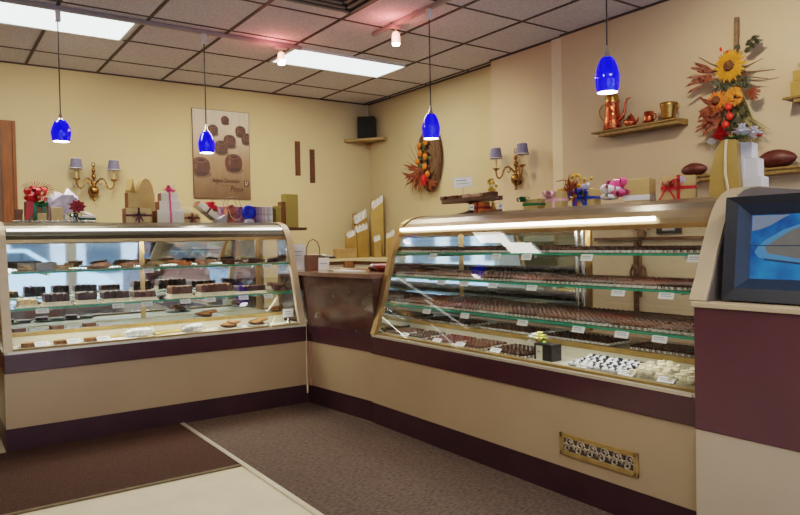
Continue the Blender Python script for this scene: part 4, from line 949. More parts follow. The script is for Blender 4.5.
# --- on the right display case (x ~ .6, y decreasing toward the viewer)
def rtop(y, x=.60): return (x, y, ZT)
t = thing('tasting_stand', 'footed round stand holding a slab of chocolates at the far end of the right case', 'serving stand', rtop(-1.22), R(-90))
mb = MB(); mb.lathe([(.10, 0), (.105, .006), (.05, .016), (.022, .03), (.018, .06), (.03, .078), (.06, .084)], 20); mb.build('foot', dark_wood, t)
mb = MB(); mb.prism([(.30 * math.cos(a) * (1.05 if math.cos(a) < 0 else .95), .10 * math.sin(a)) for a in [2 * math.pi * i / 36 for i in range(36)]], .086, .110, 'z'); mb.build('tray', M('tray_brown', (.10, .055, .03), .5, var=.4, scale=60), t)
for i in range(9):
    c = (-.27 + i * .062, -.02 + .02 * (i % 2), .111); pk = i in (4, 5, 6)
    mb = MB(); mb.cbox((c[0], c[1], c[2] + .014), (.052, .06, .028))
    o = mb.build('chocolate_piece', M('pale_piece', (.55, .35, .24), .45, var=.3, scale=60) if pk else choc_m, bevel=.005); o.location = rtop(-1.22); o.rotation_euler = (0, 0, R(-90))
    tag(o, 'pale pink-topped chocolate piece in the middle of the footed stand' if pk else 'brown chocolate piece on the slab of the footed stand', 'chocolate', 'chocolate pieces on the footed stand')
t = thing('sign_card', 'small white sign on a stem above the footed chocolate stand', 'sign', rtop(-1.165), R(-70)); t.location.z = ZT + .111
mb = MB(); mb.tube([(0, -.05, .028), (0, -.05, .085)], .0025, 5); mb.build('stem', chrome, t)
mb = MB(); mb.box(-.075, .075, -.055, -.052, .075, .145); mb.m = 1; mb.box(-.05, .03, -.0562, -.055, .12, .126); mb.box(-.05, .045, -.0562, -.055, .10, .104); mb.build('card', [paper, print_m], t)
t = thing('dried_sprig', 'yellow dried sprig standing behind the footed chocolate stand', 'dried flower', rtop(-1.30, .72), R(-90))
mb = MB(); mb.lathe([(.02, 0), (.024, .03), (.012, .06), (.015, .075)], 12); mb.build('vase', old_brass, t)
mb = MB()
for i in range(20): x_ = random.uniform(-.05, .06); z_ = random.uniform(.12, .24); mb.ball((x_, 0, z_), .011, 6, 4); mb.tube([(0, 0, .07), (x_, 0, z_)], .0018, 4)
mb.build('sprig', M('mustard', (.50, .30, .02), .6, var=.3), t)
for lab, y, x, m in (('orange ribboned chocolate box under the footed stand slab', -1.335, .58, M('amber_box', (.55, .17, .02), .35, var=.4, scale=30)),):
    gift_box(lab, (x, y, ZT + .0), (.10, .07, .075), R(-90), m, rmat=deep_red, band='plus')
gift_box('flat brown box tucked under the right side of the footed stand', rtop(-1.44, .57), (.12, .08, .018), R(-90), brown_box)
for y, x, z in ((-1.33, .50, .0), (-1.50, .60, .0)):
    t = thing('price_tag', 'small white tag standing %s' % ('in front of the orange ribboned box' if y > -1.4 else 'at the right of the footed stand'), 'price tag', (x, y, ZT + z), R(-80))
    mb = MB(); mb.box(-.018, .018, -.001, .001, .02, .06); mb.m = 1; mb.box(-.010, .010, -.002, -.001, .035, .045); mb.build('card', [paper, print_m], t); mb = MB(); mb.box(-.006, .006, -.01, .01, 0, .021); mb.build('clip', black, t)

def small_gift(label, y, dim, mat, rmat, br, x=.60, rz=-75, **k):
    return gift_box(label, rtop(y, x), dim, R(rz), mat, rmat=rmat, bowr=0, **k)
t = small_gift('tiny gold box with curly green bow, first gift after the footed stand', -1.80, (.11, .08, .068), gold_box, green, .04, band='round')
mb = MB(); bow(mb, (-.055, -.04, .06), .045, 8, .014, .9); mb.build('bow', green, t)
t = small_gift('gold box with pale pink bow beside the dried flower spray', -1.985, (.105, .085, .10), gold_box, pink_pale, .04, band='plus')
mb = MB(); bow(mb, (-.03, -.045, .07), .05, 8, .018, .9, 2); mb.build('bow', pink_pale, t)
t = thing('dried_flower_spray', 'yellow and russet dried flower spray between the pink and blue ribboned boxes', 'dried flowers', rtop(-2.075, .68), R(-90))
mb = MB(); mb.lathe([(.03, 0), (.034, .035), (.026, .06)], 14); mb.build('pot', deep_red, t)
mb = MB()
for i in range(46):
    x_ = random.gauss(-.005, .05); z_ = random.uniform(.08, .22) - abs(x_) * .5; mb.ball((x_, random.uniform(-.03, .03), z_), .011, 6, 4, .1); mb.tube([(0, 0, .05), (x_, 0, z_)], .0018, 4)
mb.build('yellow_flowers', M('ochre', (.55, .30, .03), .6, var=.35), t)
mb = MB()
for i in range(16): a = R(60 + 7 * i); l = random.uniform(.08, .15); mb.leaf((.02 * math.cos(a), -.02, .07), (l * .7 * math.cos(a), -.03, .07 + l * math.sin(a)), .006, .2, (0, -1, 0))
mb.build('russet_leaves', rust, t)
mb = MB(); mb.tube([(-.02, 0, .06), (-.05, 0, .14), (-.10, 0, .175), (-.16, 0, .17)], .003, 5); mb.ball((-.085, -.03, .075), .028, 8, 5, .1); mb.build('bent_twig', deep_red, t)
t = small_gift('pale gold box with royal blue bow', -2.225, (.105, .085, .095), gold_box, blue_rib, .05, band='plus')
mb = MB(); vbow(mb, (-.035, -.055, .06), .06, .02); bow(mb, (-.035, -.05, .075), .04, 5, .016, .8); mb.build('bow', blue_rib, t)
mb = MB(); mb.leaf((0, -.03, .095), (.02, -.04, .135), .018, .2, (0, -1, 0)); mb.leaf((0, -.03, .095), (-.02, -.04, .13), .018, .2, (0, -1, 0)); mb.build('silver_tips', lilac, t)
t = gift_box('plain gold box with white satin band, the pink and white bow at its left', rtop(-2.56, .60), (.135, .11, .125), R(-72), gold_box); 
mb = MB(); mb.box(-.069, .069, -.057, .057, .012, .04); mb.build('white_band', white_petal, t)
mb = MB(); bow(mb, (-.10, -.04, .085), .07, 10, .034, 1.0); bow(mb, (-.08, -.06, .05), .05, 6, .03, .4); mb.build('pink_bow', pink, t)
mb = MB(); bow(mb, (-.13, -.055, .07), .062, 9, .03, 1.0); bow(mb, (-.14, -.06, .035), .05, 6, .028, .3); mb.build('white_bow', white_petal, t)
t = gift_box('gold box with thin red bow, left of the tall stacked gold boxes', rtop(-2.79, .60), (.16, .11, .12), R(-62), gold_box, rmat=red, band='plus')
mb = MB(); vbow(mb, (-.05, -.065, .065), .085, .013); bow(mb, (-.035, -.06, .075), .045, 5, .010, .8); mb.build('bow', red, t)
mb = MB(); mb.cbox((.02, -.057, .10), (.022, .002, .03)); mb.build('tag', lilac, t)
# tall gold tower of boxes and the white one
t = thing('gold_box_tower', 'tall curved gold box tied with cream ribbon, beside the stacked white boxes', 'box', rtop(-3.068, .56), R(-70))
MB().prism([(-.075, 0), (.055, 0), (.045, .14), (.04, .255), (-.02, .255), (-.045, .20), (-.07, .11)], -.06, .06, 'y').build('carton', gold_box2, t, bevel=.004)
mb = MB(); mb.tube([(.01, -.063, .0), (-.005, -.063, .10), (-.005, -.063, .18), (.0, -.063, .256)], .007, 6); mb.build('ribbon', M('cream_ribbon', (.66, .52, .33), .4, var=.1), t)
WB = 'three stacked white boxes by the television'
for lab, z, w, h, s in (('largest white box of the stack beside the television', 0, .15, .095, 0), ('middle white box of the stack beside the television, ribbon hanging down', .096, .135, .085, 0), ('smallest white box topping the stack beside the television', .182, .105, .075, 0)):
    t = gift_box(lab, rtop(-3.07, .73), (w, .12, h), R(-76), M('bright_white', (.86, .86, .88), .5, var=.02), group=WB) if z == 0 else gift_box(lab, (.725, -3.06 + .012 * (z > .15), ZT + z), (w, .105, h), R(-76), MATS['bright_white'], rmat=MATS['bright_white'], band='vert', group=WB)
t = thing('flower_decoration', 'red and white flower cluster on top of the tall gold and white boxes', 'flower decoration', (.60, -3.055, ZT + .262), R(-76))
mb = MB(); posy(mb, (-.035, -.03, .0), .062, 10, 3); mb.build('red_flower', red, t)
mb = MB(); posy(mb, (.125, -.02, .0), .022, 7, 2); mb.build('red_bud', red, t)
mb = MB(); posy(mb, (.05, .0, .01), .062, 9, 3); posy(mb, (.10, .01, .0), .055, 9, 3); posy(mb, (-.085, .01, -.01), .045, 8, 2); mb.build('white_flowers', white_petal, t)
mb = MB()
for i in range(8): a = i * .8; mb.leaf((.02, -.02, .0), (.02 + .08 * math.cos(a), -.03 + .05 * math.sin(a), .0), .018, .2)
mb.build('leaves', leaf_g, t)

# gold boxes on the short shelf at the right edge
for i, (w, h, z) in enumerate(((.15, .09, 0), (.12, .06, .0905))):
    gift_box(('larger lower' if i == 0 else 'smaller upper') + ' gold box on the short shelf at the far right', (XR2 - .075, -2.835, ZG + .001 + z), (w, .10, h), R(-90), gold_box2, rmat=M('pale_gold_ribbon', (.55, .45, .18), .4, var=.2), band='vert', group='gold boxes on the short right shelf')
o = MB(); bow(o, (0, 0, .01), .06, 9, .02, 1.0); ob = o.build('ribbon_bow', MATS['pale_gold_ribbon']); ob.location = (XR2 - .075, -2.835, ZG + .153); tag(ob, 'pale gold ribbon bow on the gold boxes at the far right shelf', 'bow')

# --- on the corner counter
t = thing('paper_bag', 'small brown paper bag with tall hoop handle on the corner counter', 'bag', (.165, .31, 1.031), R(-20))
MB().box(-.07, .07, -.04, .04, 0, .125).build('bag', bag_brown, t, bevel=.004)
mb = MB(); mb.tube([(-.055, 0, .12), (-.055, 0, .18), (-.035, 0, .235), (0, 0, .255), (.035, 0, .235), (.055, 0, .18), (.055, 0, .12)], .005, 6); mb.build('handle', bag_brown, t)
t = thing('brochure_holder', 'white brochure leaflet standing at the left end of the corner counter', 'leaflet', (.07, .40, 1.031), R(-30))
MB().box(-.06, .06, -.004, .004, 0, .215).build('leaflet', paper, t); mb = MB(); mb.box(-.04, .04, -.0055, -.004, .15, .156); mb.box(-.04, .03, -.0055, -.004, .12, .124); mb.build('print', print_m, t); MB().box(-.05, .05, -.03, .03, 0, .006).build('foot', white_lam, t)
t = thing('info_card', 'small white card leaning on the right of the brown paper bag', 'card', (.19, .175, 1.031), R(-40))
mb = MB(); mb.prism([(-.012, 0), (-.010, 0), (.012, .10), (.010, .10)], -.045, .045, 'x'); mb.m = 1; mb.box(-.03, .03, -.004, -.002, .05, .056); mb.build('card', [paper, print_m], t)
o = MB(); o.lathe([(.0, 0), (.10, 0), (.115, .008), (.11, .012), (.0, .006)], 24); ob = o.build('glass_plate', M('pale_plate', (.55, .55, .50), .12, var=.05)); ob.location = (.24, -.02, 1.031); tag(ob, 'pale round plate on the middle of the corner counter', 'plate')
ob = MB().box(-.13, .13, -.05, .05, 0, .008).build('paper_sheet', paper); place(ob, (.15, -.30, 1.031), R(-80)); tag(ob, 'white sheet of paper lying on the front of the corner counter', 'paper')
t = thing('sample_bowl', 'small dark bowl of wrapped white candies on the corner counter', 'bowl', (.33, -.38, 1.031))
mb = MB(); mb.open_lathe([(.0, 0), (.035, 0), (.05, .018), (.055, .03), (.05, .028), (.034, .006), (.0, .005)], 18); mb.build('bowl', dark_wood, t)
for k in range(4):
    o = MB(); o.ball((0, 0, 0), (.02, .017, .016), 8, 5, .08); ob = o.build('wrapped_candy', white_petal); ob.location = (.33 + .024 * math.cos(k * 1.6), -.38 + .024 * math.sin(k * 1.6), 1.069); tag(ob, 'white wrapped candy in the small dark bowl on the corner counter', 'candy', 'wrapped candies in the small dark bowl')
t = thing('candy_dish', 'red patterned dish with pink rim at the right end of the corner counter', 'dish', (.33, -.53, 1.031))
mb = MB(); mb.open_lathe([(.0, 0), (.06, 0), (.085, .025), (.095, .05), (.088, .048), (.058, .008), (.0, .006)], 22); mb.build('dish', M('red_dish', (.32, .05, .045), .35, var=.5, scale=40), t)
mb = MB(); mb.tube([(.092 * math.cos(a), .092 * math.sin(a), .05) for a in [2 * math.pi * i / 24 for i in range(24)]], .006, 6, closed=True); mb.build('rim', pink_pale, t)

# --- gold tissue bags on the back counter
def tissue_bag(label, x, y, w, h, rz=0, slant=.25):
    t = thing('gift_bag', label, 'gift bag', (x, y, 1.076), R(rz), 'gold bags with white tissue on the back counter')
    d = .08; mb = MB()
    vs = [(-w / 2, -d / 2, 0), (w / 2, -d / 2, 0), (w / 2, d / 2, 0), (-w / 2, d / 2, 0), (-w / 2, -d / 2, h * (1 - slant)), (w / 2, -d / 2, h * (1 - slant * .4)), (w / 2, d / 2, h), (-w / 2, d / 2, h * (1 - slant * .2))]
    mb.add(vs, [(0, 3, 2, 1), (0, 1, 5, 4), (1, 2, 6, 5), (2, 3, 7, 6), (3, 0, 4, 7)]); mb.build('bag', gold_box2, t)
    mb = MB()
    for k in range(3):
        y_ = -.03 + .028 * k; n_ = 7; low = h * .72; pts = []
        for i in range(n_):
            u = -w * .46 + w * .92 * i / (n_ - 1); pts.append((u, y_ + random.uniform(-.008, .008), h * (.97 - slant * .5 * (1 - i / (n_ - 1))) + (.045 if (i + k) % 2 else .012) + random.uniform(-.01, .01)))
        vs = [(p[0] * .95, y_, low) for p in pts] + pts
        mb.add(vs, [(i, i + 1, n_ + i + 1, n_ + i) for i in range(n_ - 1)])
    mb.build('tissue', tissue, t)
    return t
tissue_bag('small gold tissue bag at the left end of the back counter row', 1.56, 2.02, .11, .30)
tissue_bag('wider gold tissue bag, second from the left on the back counter', 1.705, 2.02, .16, .38)
tissue_bag('tall gold tissue bag in the middle rear of the back counter', 1.80, 2.20, .17, .56, -10, .32)
tissue_bag('tallest gold tissue bag standing in the wall corner', 1.965, 2.06, .15, .73, -40)
tissue_bag('small slim gold tissue bag in front of the tallest one', 1.83, 1.88, .08, .23, -20)
tissue_bag('short gold tissue bag right of the small slim one', 1.93, 1.74, .10, .28, -40)
tissue_bag('low wide gold tissue bag nearest the right display case', 1.95, 1.48, .20, .30, -75)
gift_box('low open brown carton at the left of the gold tissue bags', (1.44, 1.95, 1.076), (.26, .10, .11), 0, M('kraft_card', (.38, .24, .10), .6, var=.1), lid=M('kraft_lid', (.36, .22, .09), .6, var=.1), name='carton')
t = thing('card_reader', 'small black card reader beside the brown carton on the back counter', 'card reader', (1.27, 2.0, 1.076), 0)
mb = MB(); mb.prism([(-.05, 0), (.05, 0), (.05, .035), (-.05, .015)], -.09, .09, 'x'); mb.build('body', black, t); mb = MB(); mb.prism([(-.03, .024), (.03, .036), (.03, .038), (-.03, .026)], -.07, .03, 'x'); mb.build('keypad', grey_box, t)
ob = MB().box(-.10, .10, -.07, .07, 0, .05).build('paper_stack', paper, bevel=.004); ob.location = (1.18, 2.18, 1.076); tag(ob, 'stack of white paper behind the black card reader', 'paper')
ob = MB().box(-.05, .05, -.03, .03, 0, .05).build('red_carton', M('red_card', (.30, .03, .04), .5, var=.2), bevel=.003); place(ob, (1.72, 1.30, 1.076), R(-80)); tag(ob, 'small red carton in front of the low wide gold tissue bag', 'box')
# ------------------------------------------------------------------ chocolates in the right case
def choc_proto(kind):
    mb = MB(); n = 14; mb.m = 1
    vs = []
    for i in range(n):
        a = 2 * math.pi * i / n; r = .0125; vs.append((r * math.cos(a), r * math.sin(a), 0))
    for i in range(n):
        a = 2 * math.pi * i / n; r = .0165 if i % 2 else .0140; vs.append((r * math.cos(a), r * math.sin(a), .012 if i % 2 else .0105))
    mb.add(vs, [(i, (i + 1) % n, n + (i + 1) % n, n + i) for i in range(n)] + [tuple(reversed(range(n)))])
    mb.m = 0
    if kind == 0:
        q = .0115; v = [(-q, -q, .003), (q, -q, .003), (q, q, .003), (-q, q, .003), (-q, -q, .019), (q, -q, .019), (q, q, .019), (-q, q, .019), (-q * .8, -q * .8, .0225), (q * .8, -q * .8, .0225), (q * .8, q * .8, .0225), (-q * .8, q * .8, .0225)]
        mb.add(v, [(0, 1, 5, 4), (1, 2, 6, 5), (2, 3, 7, 6), (3, 0, 4, 7), (4, 5, 9, 8), (5, 6, 10, 9), (6, 7, 11, 10), (7, 4, 8, 11), (8, 9, 10, 11)])
        mb.tube([(-.009, -.004, .0232), (.0, .002, .0240), (.009, .004, .0232)], .0012, 4)
    elif kind == 1: mb.ball((0, 0, .012), (.0128, .0128, .0125), 10, 6)
    elif kind == 2:
        mb.lathe([(.0125, .003), (.0125, .016), (.0095, .021), (.0, .022)], 12); mb.ball((0, 0, .023), (.004, .004, .003), 6, 4)
    return mb
PROTO = {}
for nm, kind, m in (('dark square', 0, choc_d), ('dark round', 1, choc_d), ('milk square', 0, choc_m), ('milk round', 2, choc_m), ('reddish', 2, choc_r), ('dark button', 2, choc_d)):
    mb = choc_proto(kind); PROTO[nm] = (mb, [m, cup_m])
KIND_MESH = {}
def chocolate(nm, loc, label, group):
    if nm not in KIND_MESH:
        o = PROTO[nm][0].build('chocolate', PROTO[nm][1]); KIND_MESH[nm] = o.data
    else:
        o = bpy.data.objects.new('chocolate', KIND_MESH[nm]); COL.objects.link(o)
    o.location = loc; o.rotation_euler = (0, 0, R(random.choice((0, 90, 180, 270)) + random.uniform(-8, 8)))
    return tag(o, label, 'chocolate', group)
def RW(u, d, z): return (d, -.836 - u, z)
SEQ = {1: ['milk round', 'dark square', 'dark square', 'reddish', 'dark button', 'dark square', 'milk round', 'dark button', 'dark round', 'dark square'],
       2: ['dark square', 'dark round', 'milk square', 'milk round', 'dark square', 'reddish', 'dark square', 'dark button', 'milk round', 'dark square'],
       3: ['dark round', 'milk square', 'reddish', 'dark square', 'milk round', 'dark square', 'milk square', 'dark round', 'milk square', 'milk round']}
NAMES = {1: 'top', 2: 'middle', 3: 'bottom'}
REST = MB(); REST_M = [choc_d, choc_m, choc_r, cup_m]
def rest_add(nm, loc):
    mb, ms = PROTO[nm]
    base = REST_M.index(ms[0]); o = len(REST.v)
    q = random.uniform(.94, 1.05)
    REST.v += [(loc[0] + a * q, loc[1] + b * q, loc[2] + c) for a, b, c in mb.v]
    REST.f += [tuple(i + o for i in f) for f in mb.f]; REST.mi += [base if m == 0 else 3 for m in mb.mi]; REST.sm += mb.sm
def tray(label, loc, dim, group, mat=silver):
    w, d = dim; mb = MB()
    mb.box(-w / 2, w / 2, -d / 2, d / 2, 0, .002)
    for q in ((-w / 2, w / 2, -d / 2, -d / 2 + .003), (-w / 2, w / 2, d / 2 - .003, d / 2), (-w / 2, -w / 2 + .003, -d / 2, d / 2), (w / 2 - .003, w / 2, -d / 2, d / 2)): mb.box(*q, .002, .0035)
    o = mb.build('candy_tray', mat); o.location = loc; return tag(o, label, 'tray', group)
TW = .228; ORD = ['first', 'second', 'third', 'fourth', 'fifth', 'sixth', 'seventh', 'eighth', 'ninth', 'tenth']
for s, z, yb in ((1, 1.175, .60), (2, 1.015, .60), (3, .83, .60)):
    d0 = front_y(z) + .034
    for k in range(10):
        uc = .06 + TW * (k + .5)
        L_ = yb - d0 - .02
        tray('%s silver chocolate tray from the far end of the right case\'s %s shelf' % (ORD[k], NAMES[s]), RW(uc, d0 + L_ / 2, z + .0005), (L_, TW - .008), 'silver trays on the right case shelves')
        nm = SEQ[s][k]; nrow = int(L_ / .0315)
        for r in range(nrow):
            nm_r = nm if r < 5 else SEQ[s][(k * 3 + r // 5) % 10]
            hz = z + .0038 + (.004 if r > 4 else 0)
            for c in range(7):
                p_ = RW(uc + (c - 3) * .0312, d0 + .018 + r * .0315, hz)
                if r == 0 or (s == 3 and r == 1):
                    chocolate(nm, (p_[0], p_[1], z + .0038), '%s chocolate in a paper cup, %s row of the right case\'s %s shelf' % (nm, 'front' if r == 0 else 'second', NAMES[s]), '%s chocolates in the %s row of the right case %s shelf' % (nm, 'front' if r == 0 else 'second', NAMES[s]))
                else: rest_add(nm_r, p_)
ZD = .632
# trays along the deck, far half
for k, (u0, u1, nm) in enumerate(((.07, .28, 'milk round'), (.30, .52, 'dark round'), (.54, .80, 'reddish'), (.83, 1.08, 'milk square'), (1.11, 1.40, 'dark square'))):
    n = int((u1 - u0) / .0315)
    tray('%s silver tray from the far end on the floor of the right case' % ORD[k], RW((u0 + u1) / 2, .165, ZD - .0115), (.235, u1 - u0 - .01), 'silver trays on the floor of the right case')
    for r in range(7):
        for c in range(n):
            p_ = RW(u0 + .02 + c * .0312, .07 + r * .0312, ZD - .008 + .006 * (r > 2))
            if r == 0 and k >= 3: chocolate(nm, p_, '%s chocolate in a paper cup, front row on the floor of the right case' % nm, '%s chocolates at the front of the right case floor' % nm)
            else: rest_add(nm, p_)
for k in range(4):
    u0 = .1 + k * .56
    tray('silver tray on the raised wooden step of the right case, %s from the far end' % ORD[k], RW(u0 + .24, .50, .6855), (.25, .46), 'silver trays on the raised step of the right case')
    for r in range(6):
        for c in range(14): rest_add(('dark square', 'milk round', 'dark round', 'dark square')[k], RW(u0 + .035 + c * .0315, .40 + r * .0315, .689))
ro = REST.build('chocolate_pieces', REST_M); tag(ro, 'rows of dark and milk chocolates filling the trays behind the front rows of the right case', 'chocolates', kind='stuff')

# near end of the deck: flower box, wrapped candies, white candies
t = thing('black_gift_box', 'black box with pale yellow flowers and cream card inside the right case', 'box', RW(1.475, .13, .621), R(-90))
MB().box(-.05, .075, -.03, .045, 0, .085).build('carton', M('black_card', (.022, .018, .022), .4, var=.2), t, bevel=.004)
mb = MB(); posy(mb, (-.01, -.025, .10), .045, 10, 3); mb.build('yellow_flower', pale_y, t)
mb = MB(); posy(mb, (-.055, -.015, .10), .045, 9, 2); mb.leaf((-.03, -.03, .09), (-.10, -.04, .085), .02, .2); mb.build('pale_flower', M('pale_petal', (.55, .60, .62), .6, var=.1), t)
mb = MB(); mb.leaf((0, -.03, .09), (.05, -.05, .095), .016, .2); mb.leaf((0, -.02, .09), (.04, -.02, .13), .016, .2); mb.build('leaves', M('fresh_leaf', (.25, .40, .06), .6, var=.2), t)
mb = MB(); mb.box(-.03, .012, -.034, -.031, .0, .075); mb.m = 1; mb.box(-.02, .0, -.0345, -.034, .04, .05); mb.build('card', [M('cream_note', (.70, .66, .52), .6, var=.05), print_m], t)
tray('clear pale tray under the black and white wrapped candies', RW(1.86, .14, .621), (.20, .33), 'pale trays at the near end of the right case floor', M('pale_tray', (.55, .52, .42), .2, var=.05))
tray('clear pale tray under the mounded white candies', RW(2.12, .14, .621), (.20, .19), 'pale trays at the near end of the right case floor', MATS['pale_tray'])
tray('clear pale tray with white candies at the nearest end of the right case', RW(2.29, .14, .621), (.20, .13), 'pale trays at the near end of the right case floor', MATS['pale_tray'])
def wrapped():
    mb = MB(); mb.m = 0; mb.ball((0, 0, .014), (.026, .015, .013), 10, 6, .05)
    mb.m = 1; mb.ball((.010, -.002, .0165), (.0155, .0142, .0118), 8, 5)
    return mb
wm = None; blk = M('black_wrap', (.012, .012, .025), .35, var=.2); wht = M('white_wrap', (.78, .79, .84), .35, var=.06)
for r in range(5):
    for c in range(8):
        if wm is None: o = wrapped().build('wrapped_candy', [wht, blk]); wm = o.data
        else: o = bpy.data.objects.new('wrapped_candy', wm); COL.objects.link(o)
        o.location = RW(1.715 + c * .040 + .012 * (r % 2) + random.uniform(-.006, .006), .065 + r * .036 + random.uniform(-.005, .005), .626 + .004 * r + random.uniform(0, .004)); o.rotation_euler = (R(random.uniform(-12, 12)), 0, R(random.uniform(-70, -20)))
        tag(o, 'black and white wrapped candy on the floor of the right case near the television end', 'candy', 'black and white wrapped candies')
wc = None
def lump():
    mb = MB(); mb.ball((0, 0, .016), (.022, .022, .018), 12, 7, .05)
    mb.tube([(.014 * math.cos(a), .014 * math.sin(a), .027 + a * .001) for a in [i * .6 for i in range(11)]], .0045, 5)
    return mb
for grp, u0, nc, lab in (('white candies mounded on the pale tray', 2.05, 4, 'round white candy mounded on the pale tray beside the wrapped black and white candies'), ('white candies at the nearest end of the right case', 2.25, 3, 'round white candy on the small tray at the nearest end of the right case')):
    for r in range(4):
        for c in range(nc):
            if wc is None: o = lump().build('white_candy', white_c); wc = o.data
            else: o = bpy.data.objects.new('white_candy', wc); COL.objects.link(o)
            o.location = RW(u0 + c * .043 + .014 * (r % 2) + random.uniform(-.007, .007), .075 + r * .041 + random.uniform(-.007, .007), .626 + .007 * r + (.012 if c in (1, 2) else 0)); o.rotation_euler = (0, 0, random.uniform(0, 6))
            tag(o, lab, 'candy', grp)
t = thing('leaf_tray', 'dark leaf-shaped chocolates heaped on the step at the near end of the right case', 'chocolate heap', RW(2.24, .44, .686), R(-90))
mb = MB(); mb.lathe([(.0, 0), (.09, 0), (.11, .012), (.0, .008)], 20); mb.build('plate', MATS['pale_tray'], t)
mb = MB()
for i in range(26): a = i * 2.4; r = .02 + .003 * i; mb.leaf((r * math.cos(a), r * math.sin(a), .012 + .02 * (1 - r / .1)), ((r + .05) * math.cos(a + .6), (r + .05) * math.sin(a + .6), .02 + .03 * (1 - r / .1)), .016, .3)
mb.build('chocolate_leaves', M('leaf_choc', (.045, .05, .045), .3, var=.3), t)

# price cards
def price_card(loc, rz, label, group, w=.06, h=.032, tilt=-62):
    mb = MB(); mb.box(-w / 2, w / 2, 0, .0015, 0, h); mb.m = 1
    mb.box(-w * .38, w * .30, -.0006, 0, h * .62, h * .74); mb.box(-w * .34, w * .36, -.0006, 0, h * .36, h * .44)
    o = mb.build('price_card', [paper, print_m]); o.location = loc; o.rotation_euler = (R(tilt + 90 - 62), 0, rz); o.rotation_euler = (R(-22), 0, rz)
    return tag(o, label, 'price card', group)
for s, z, ys in ((1, 1.175, (-1.31, -1.90, -2.14, -2.55, -3.13)), (2, 1.015, (-1.45, -1.67, -1.92, -2.22, -2.77, -3.02)), (3, .83, (-1.36, -1.73, -2.20, -2.575, -2.825, -3.02))):
    for i, y in enumerate(ys):
        d = front_y(z - .03) + .013
        price_card((d, y, z - .036), R(-90), '%s white price card from the far end along the right case\'s %s shelf edge' % (ORD[i], NAMES[s]), 'price cards on the right case shelf edges', w=.074, h=.034)
for i, y in enumerate((-1.16, -1.50, -1.72, -2.02, -2.63, -2.87, -3.07)):
    price_card((.04, y, .634), R(-90), '%s white price card from the far end along the right case floor' % ORD[i], 'price cards on the right case floor', w=.08, h=.03).rotation_euler = (R(-50), 0, R(-90))

# seen through the clear back of the right case: a curly bracket and a small framed notice on the right wall
t = thing('iron_bracket', 'curled iron bracket on the right wall, seen through the right case', 'bracket', (XR2 - .002, -1.62, .95), R(-90))
mb = MB(); mb.tube([(0, -.012, .30), (0, -.012, -.15)], .012, 6); mb.tube([(0, -.02, -.1), (-.05, -.03, -.05), (-.07, -.04, .03), (-.04, -.05, .09), (.0, -.05, .07), (.0, -.05, .03)], .010, 6); mb.tube([(.0, -.02, .1), (.05, -.03, .07), (.07, -.04, .0), (.04, -.05, -.03)], .010, 6); mb.build('scroll', twig, t)
t = thing('notice_frame', 'small dark framed notice on the right wall, seen through the right case', 'picture frame', (XR2 - .002, -1.86, 1.33), R(-90))
MB().box(-.10, .10, -.015, 0, -.055, .055).build('frame', black, t); MB().box(-.05, .05, -.017, -.015, -.035, .035).build('notice', grey_box, t)
t = thing('wall_rail', 'thin dark wooden rail on the right wall below the notice', 'rail', (XR2 - .002, -1.9, 1.24), R(-90))
MB().box(-.7, .7, -.03, 0, -.012, .012).build('rail', dark_wood, t)
for x_ in (-.32, .30): MB().box(x_ - .018, x_ + .018, -.02, 0, -.6, -.012).build('upright', dark_wood, t)
t = thing('dried_posy', 'faded orange dried posy above the rail on the right wall', 'dried flowers', (XR2 - .01, -1.66, 1.253), R(-90))
mb = MB(); mb.lathe([(.03, 0), (.035, .03), (.02, .05)], 12, (0, -.04, 0)); mb.build('pot', twig, t)
mb = MB()
for i in range(20): mb.ball((random.uniform(-.07, .07), -.05, random.uniform(.05, .13)), .018, 6, 4, .15)
mb.build('flowers', M('faded_orange', (.42, .20, .06), .7, var=.3), t)

# ------------------------------------------------------------------ cakes and fudge in the left case
def pile(name, label, cat, loc, w, d, h, mat, group, n=5, base=None, rz=0):
    """an irregular stack of broken slabs"""
    t = thing(name, label, cat, loc, rz, group)
    if base: MB().box(-w / 2 - .012, w / 2 + .012, -d / 2 - .01, d / 2 + .012, 0, .004).build('paper', base, t)
    mb = MB()
    for i in range(n):
        c = Vector((random.uniform(-w * .32, w * .32), random.uniform(-d * .3, d * .3), .005 + h * (i + .2) / n * .75)); q = w * random.uniform(.28, .42)
        pts = [(q * random.uniform(.75, 1.1) * math.cos(a), min(d * .6, q) * random.uniform(.75, 1.1) * math.sin(a)) for a in [2 * math.pi * k / 7 for k in range(7)]]
        mb.T = Matrix.Translation(c) @ Euler((random.uniform(-.12, .12), random.uniform(-.12, .12), random.uniform(0, 3))).to_matrix().to_4x4()
        mb.prism(pts, 0, h * .42, 'z')
    mb.T = Matrix(); mb.build('slabs', mat, t, bevel=.004)
    return t
def block(label, loc, w, d, h, mat, group, base=wax, cut=4, rz=0):
    t = thing('fudge_block', label, 'fudge', loc, rz, group)
    mb = MB(); mb.prism([(-w / 2 - .016, -d / 2 - .02), (w / 2 + .014, -d / 2 - .016), (w / 2 + .018, d / 2 + .015), (-w / 2 - .014, d / 2 + .015)], 0, .005, 'z')
    mb.box(-w / 2 - .004, w / 2 + .004, -d / 2 - .004, d / 2, .005, h * .34); mb.build('wax_paper', base, t)
    mb = MB(); q = w / cut
    for i in range(cut):
        a = -w / 2 + i * q; mb.prism([(a + .0015, .006), (a + q - .0015, .006), (a + q - .002, h * random.uniform(.92, 1.0)), (a + q * .5, h * random.uniform(.98, 1.06)), (a + .002, h * random.uniform(.92, 1.0))], -d / 2, d / 2, 'y')
    mb.build('fudge', mat, t, bevel=.003); return t
ZU, ZM = 1.101, .873
G1 = 'candies on the upper glass shelf of the left case'
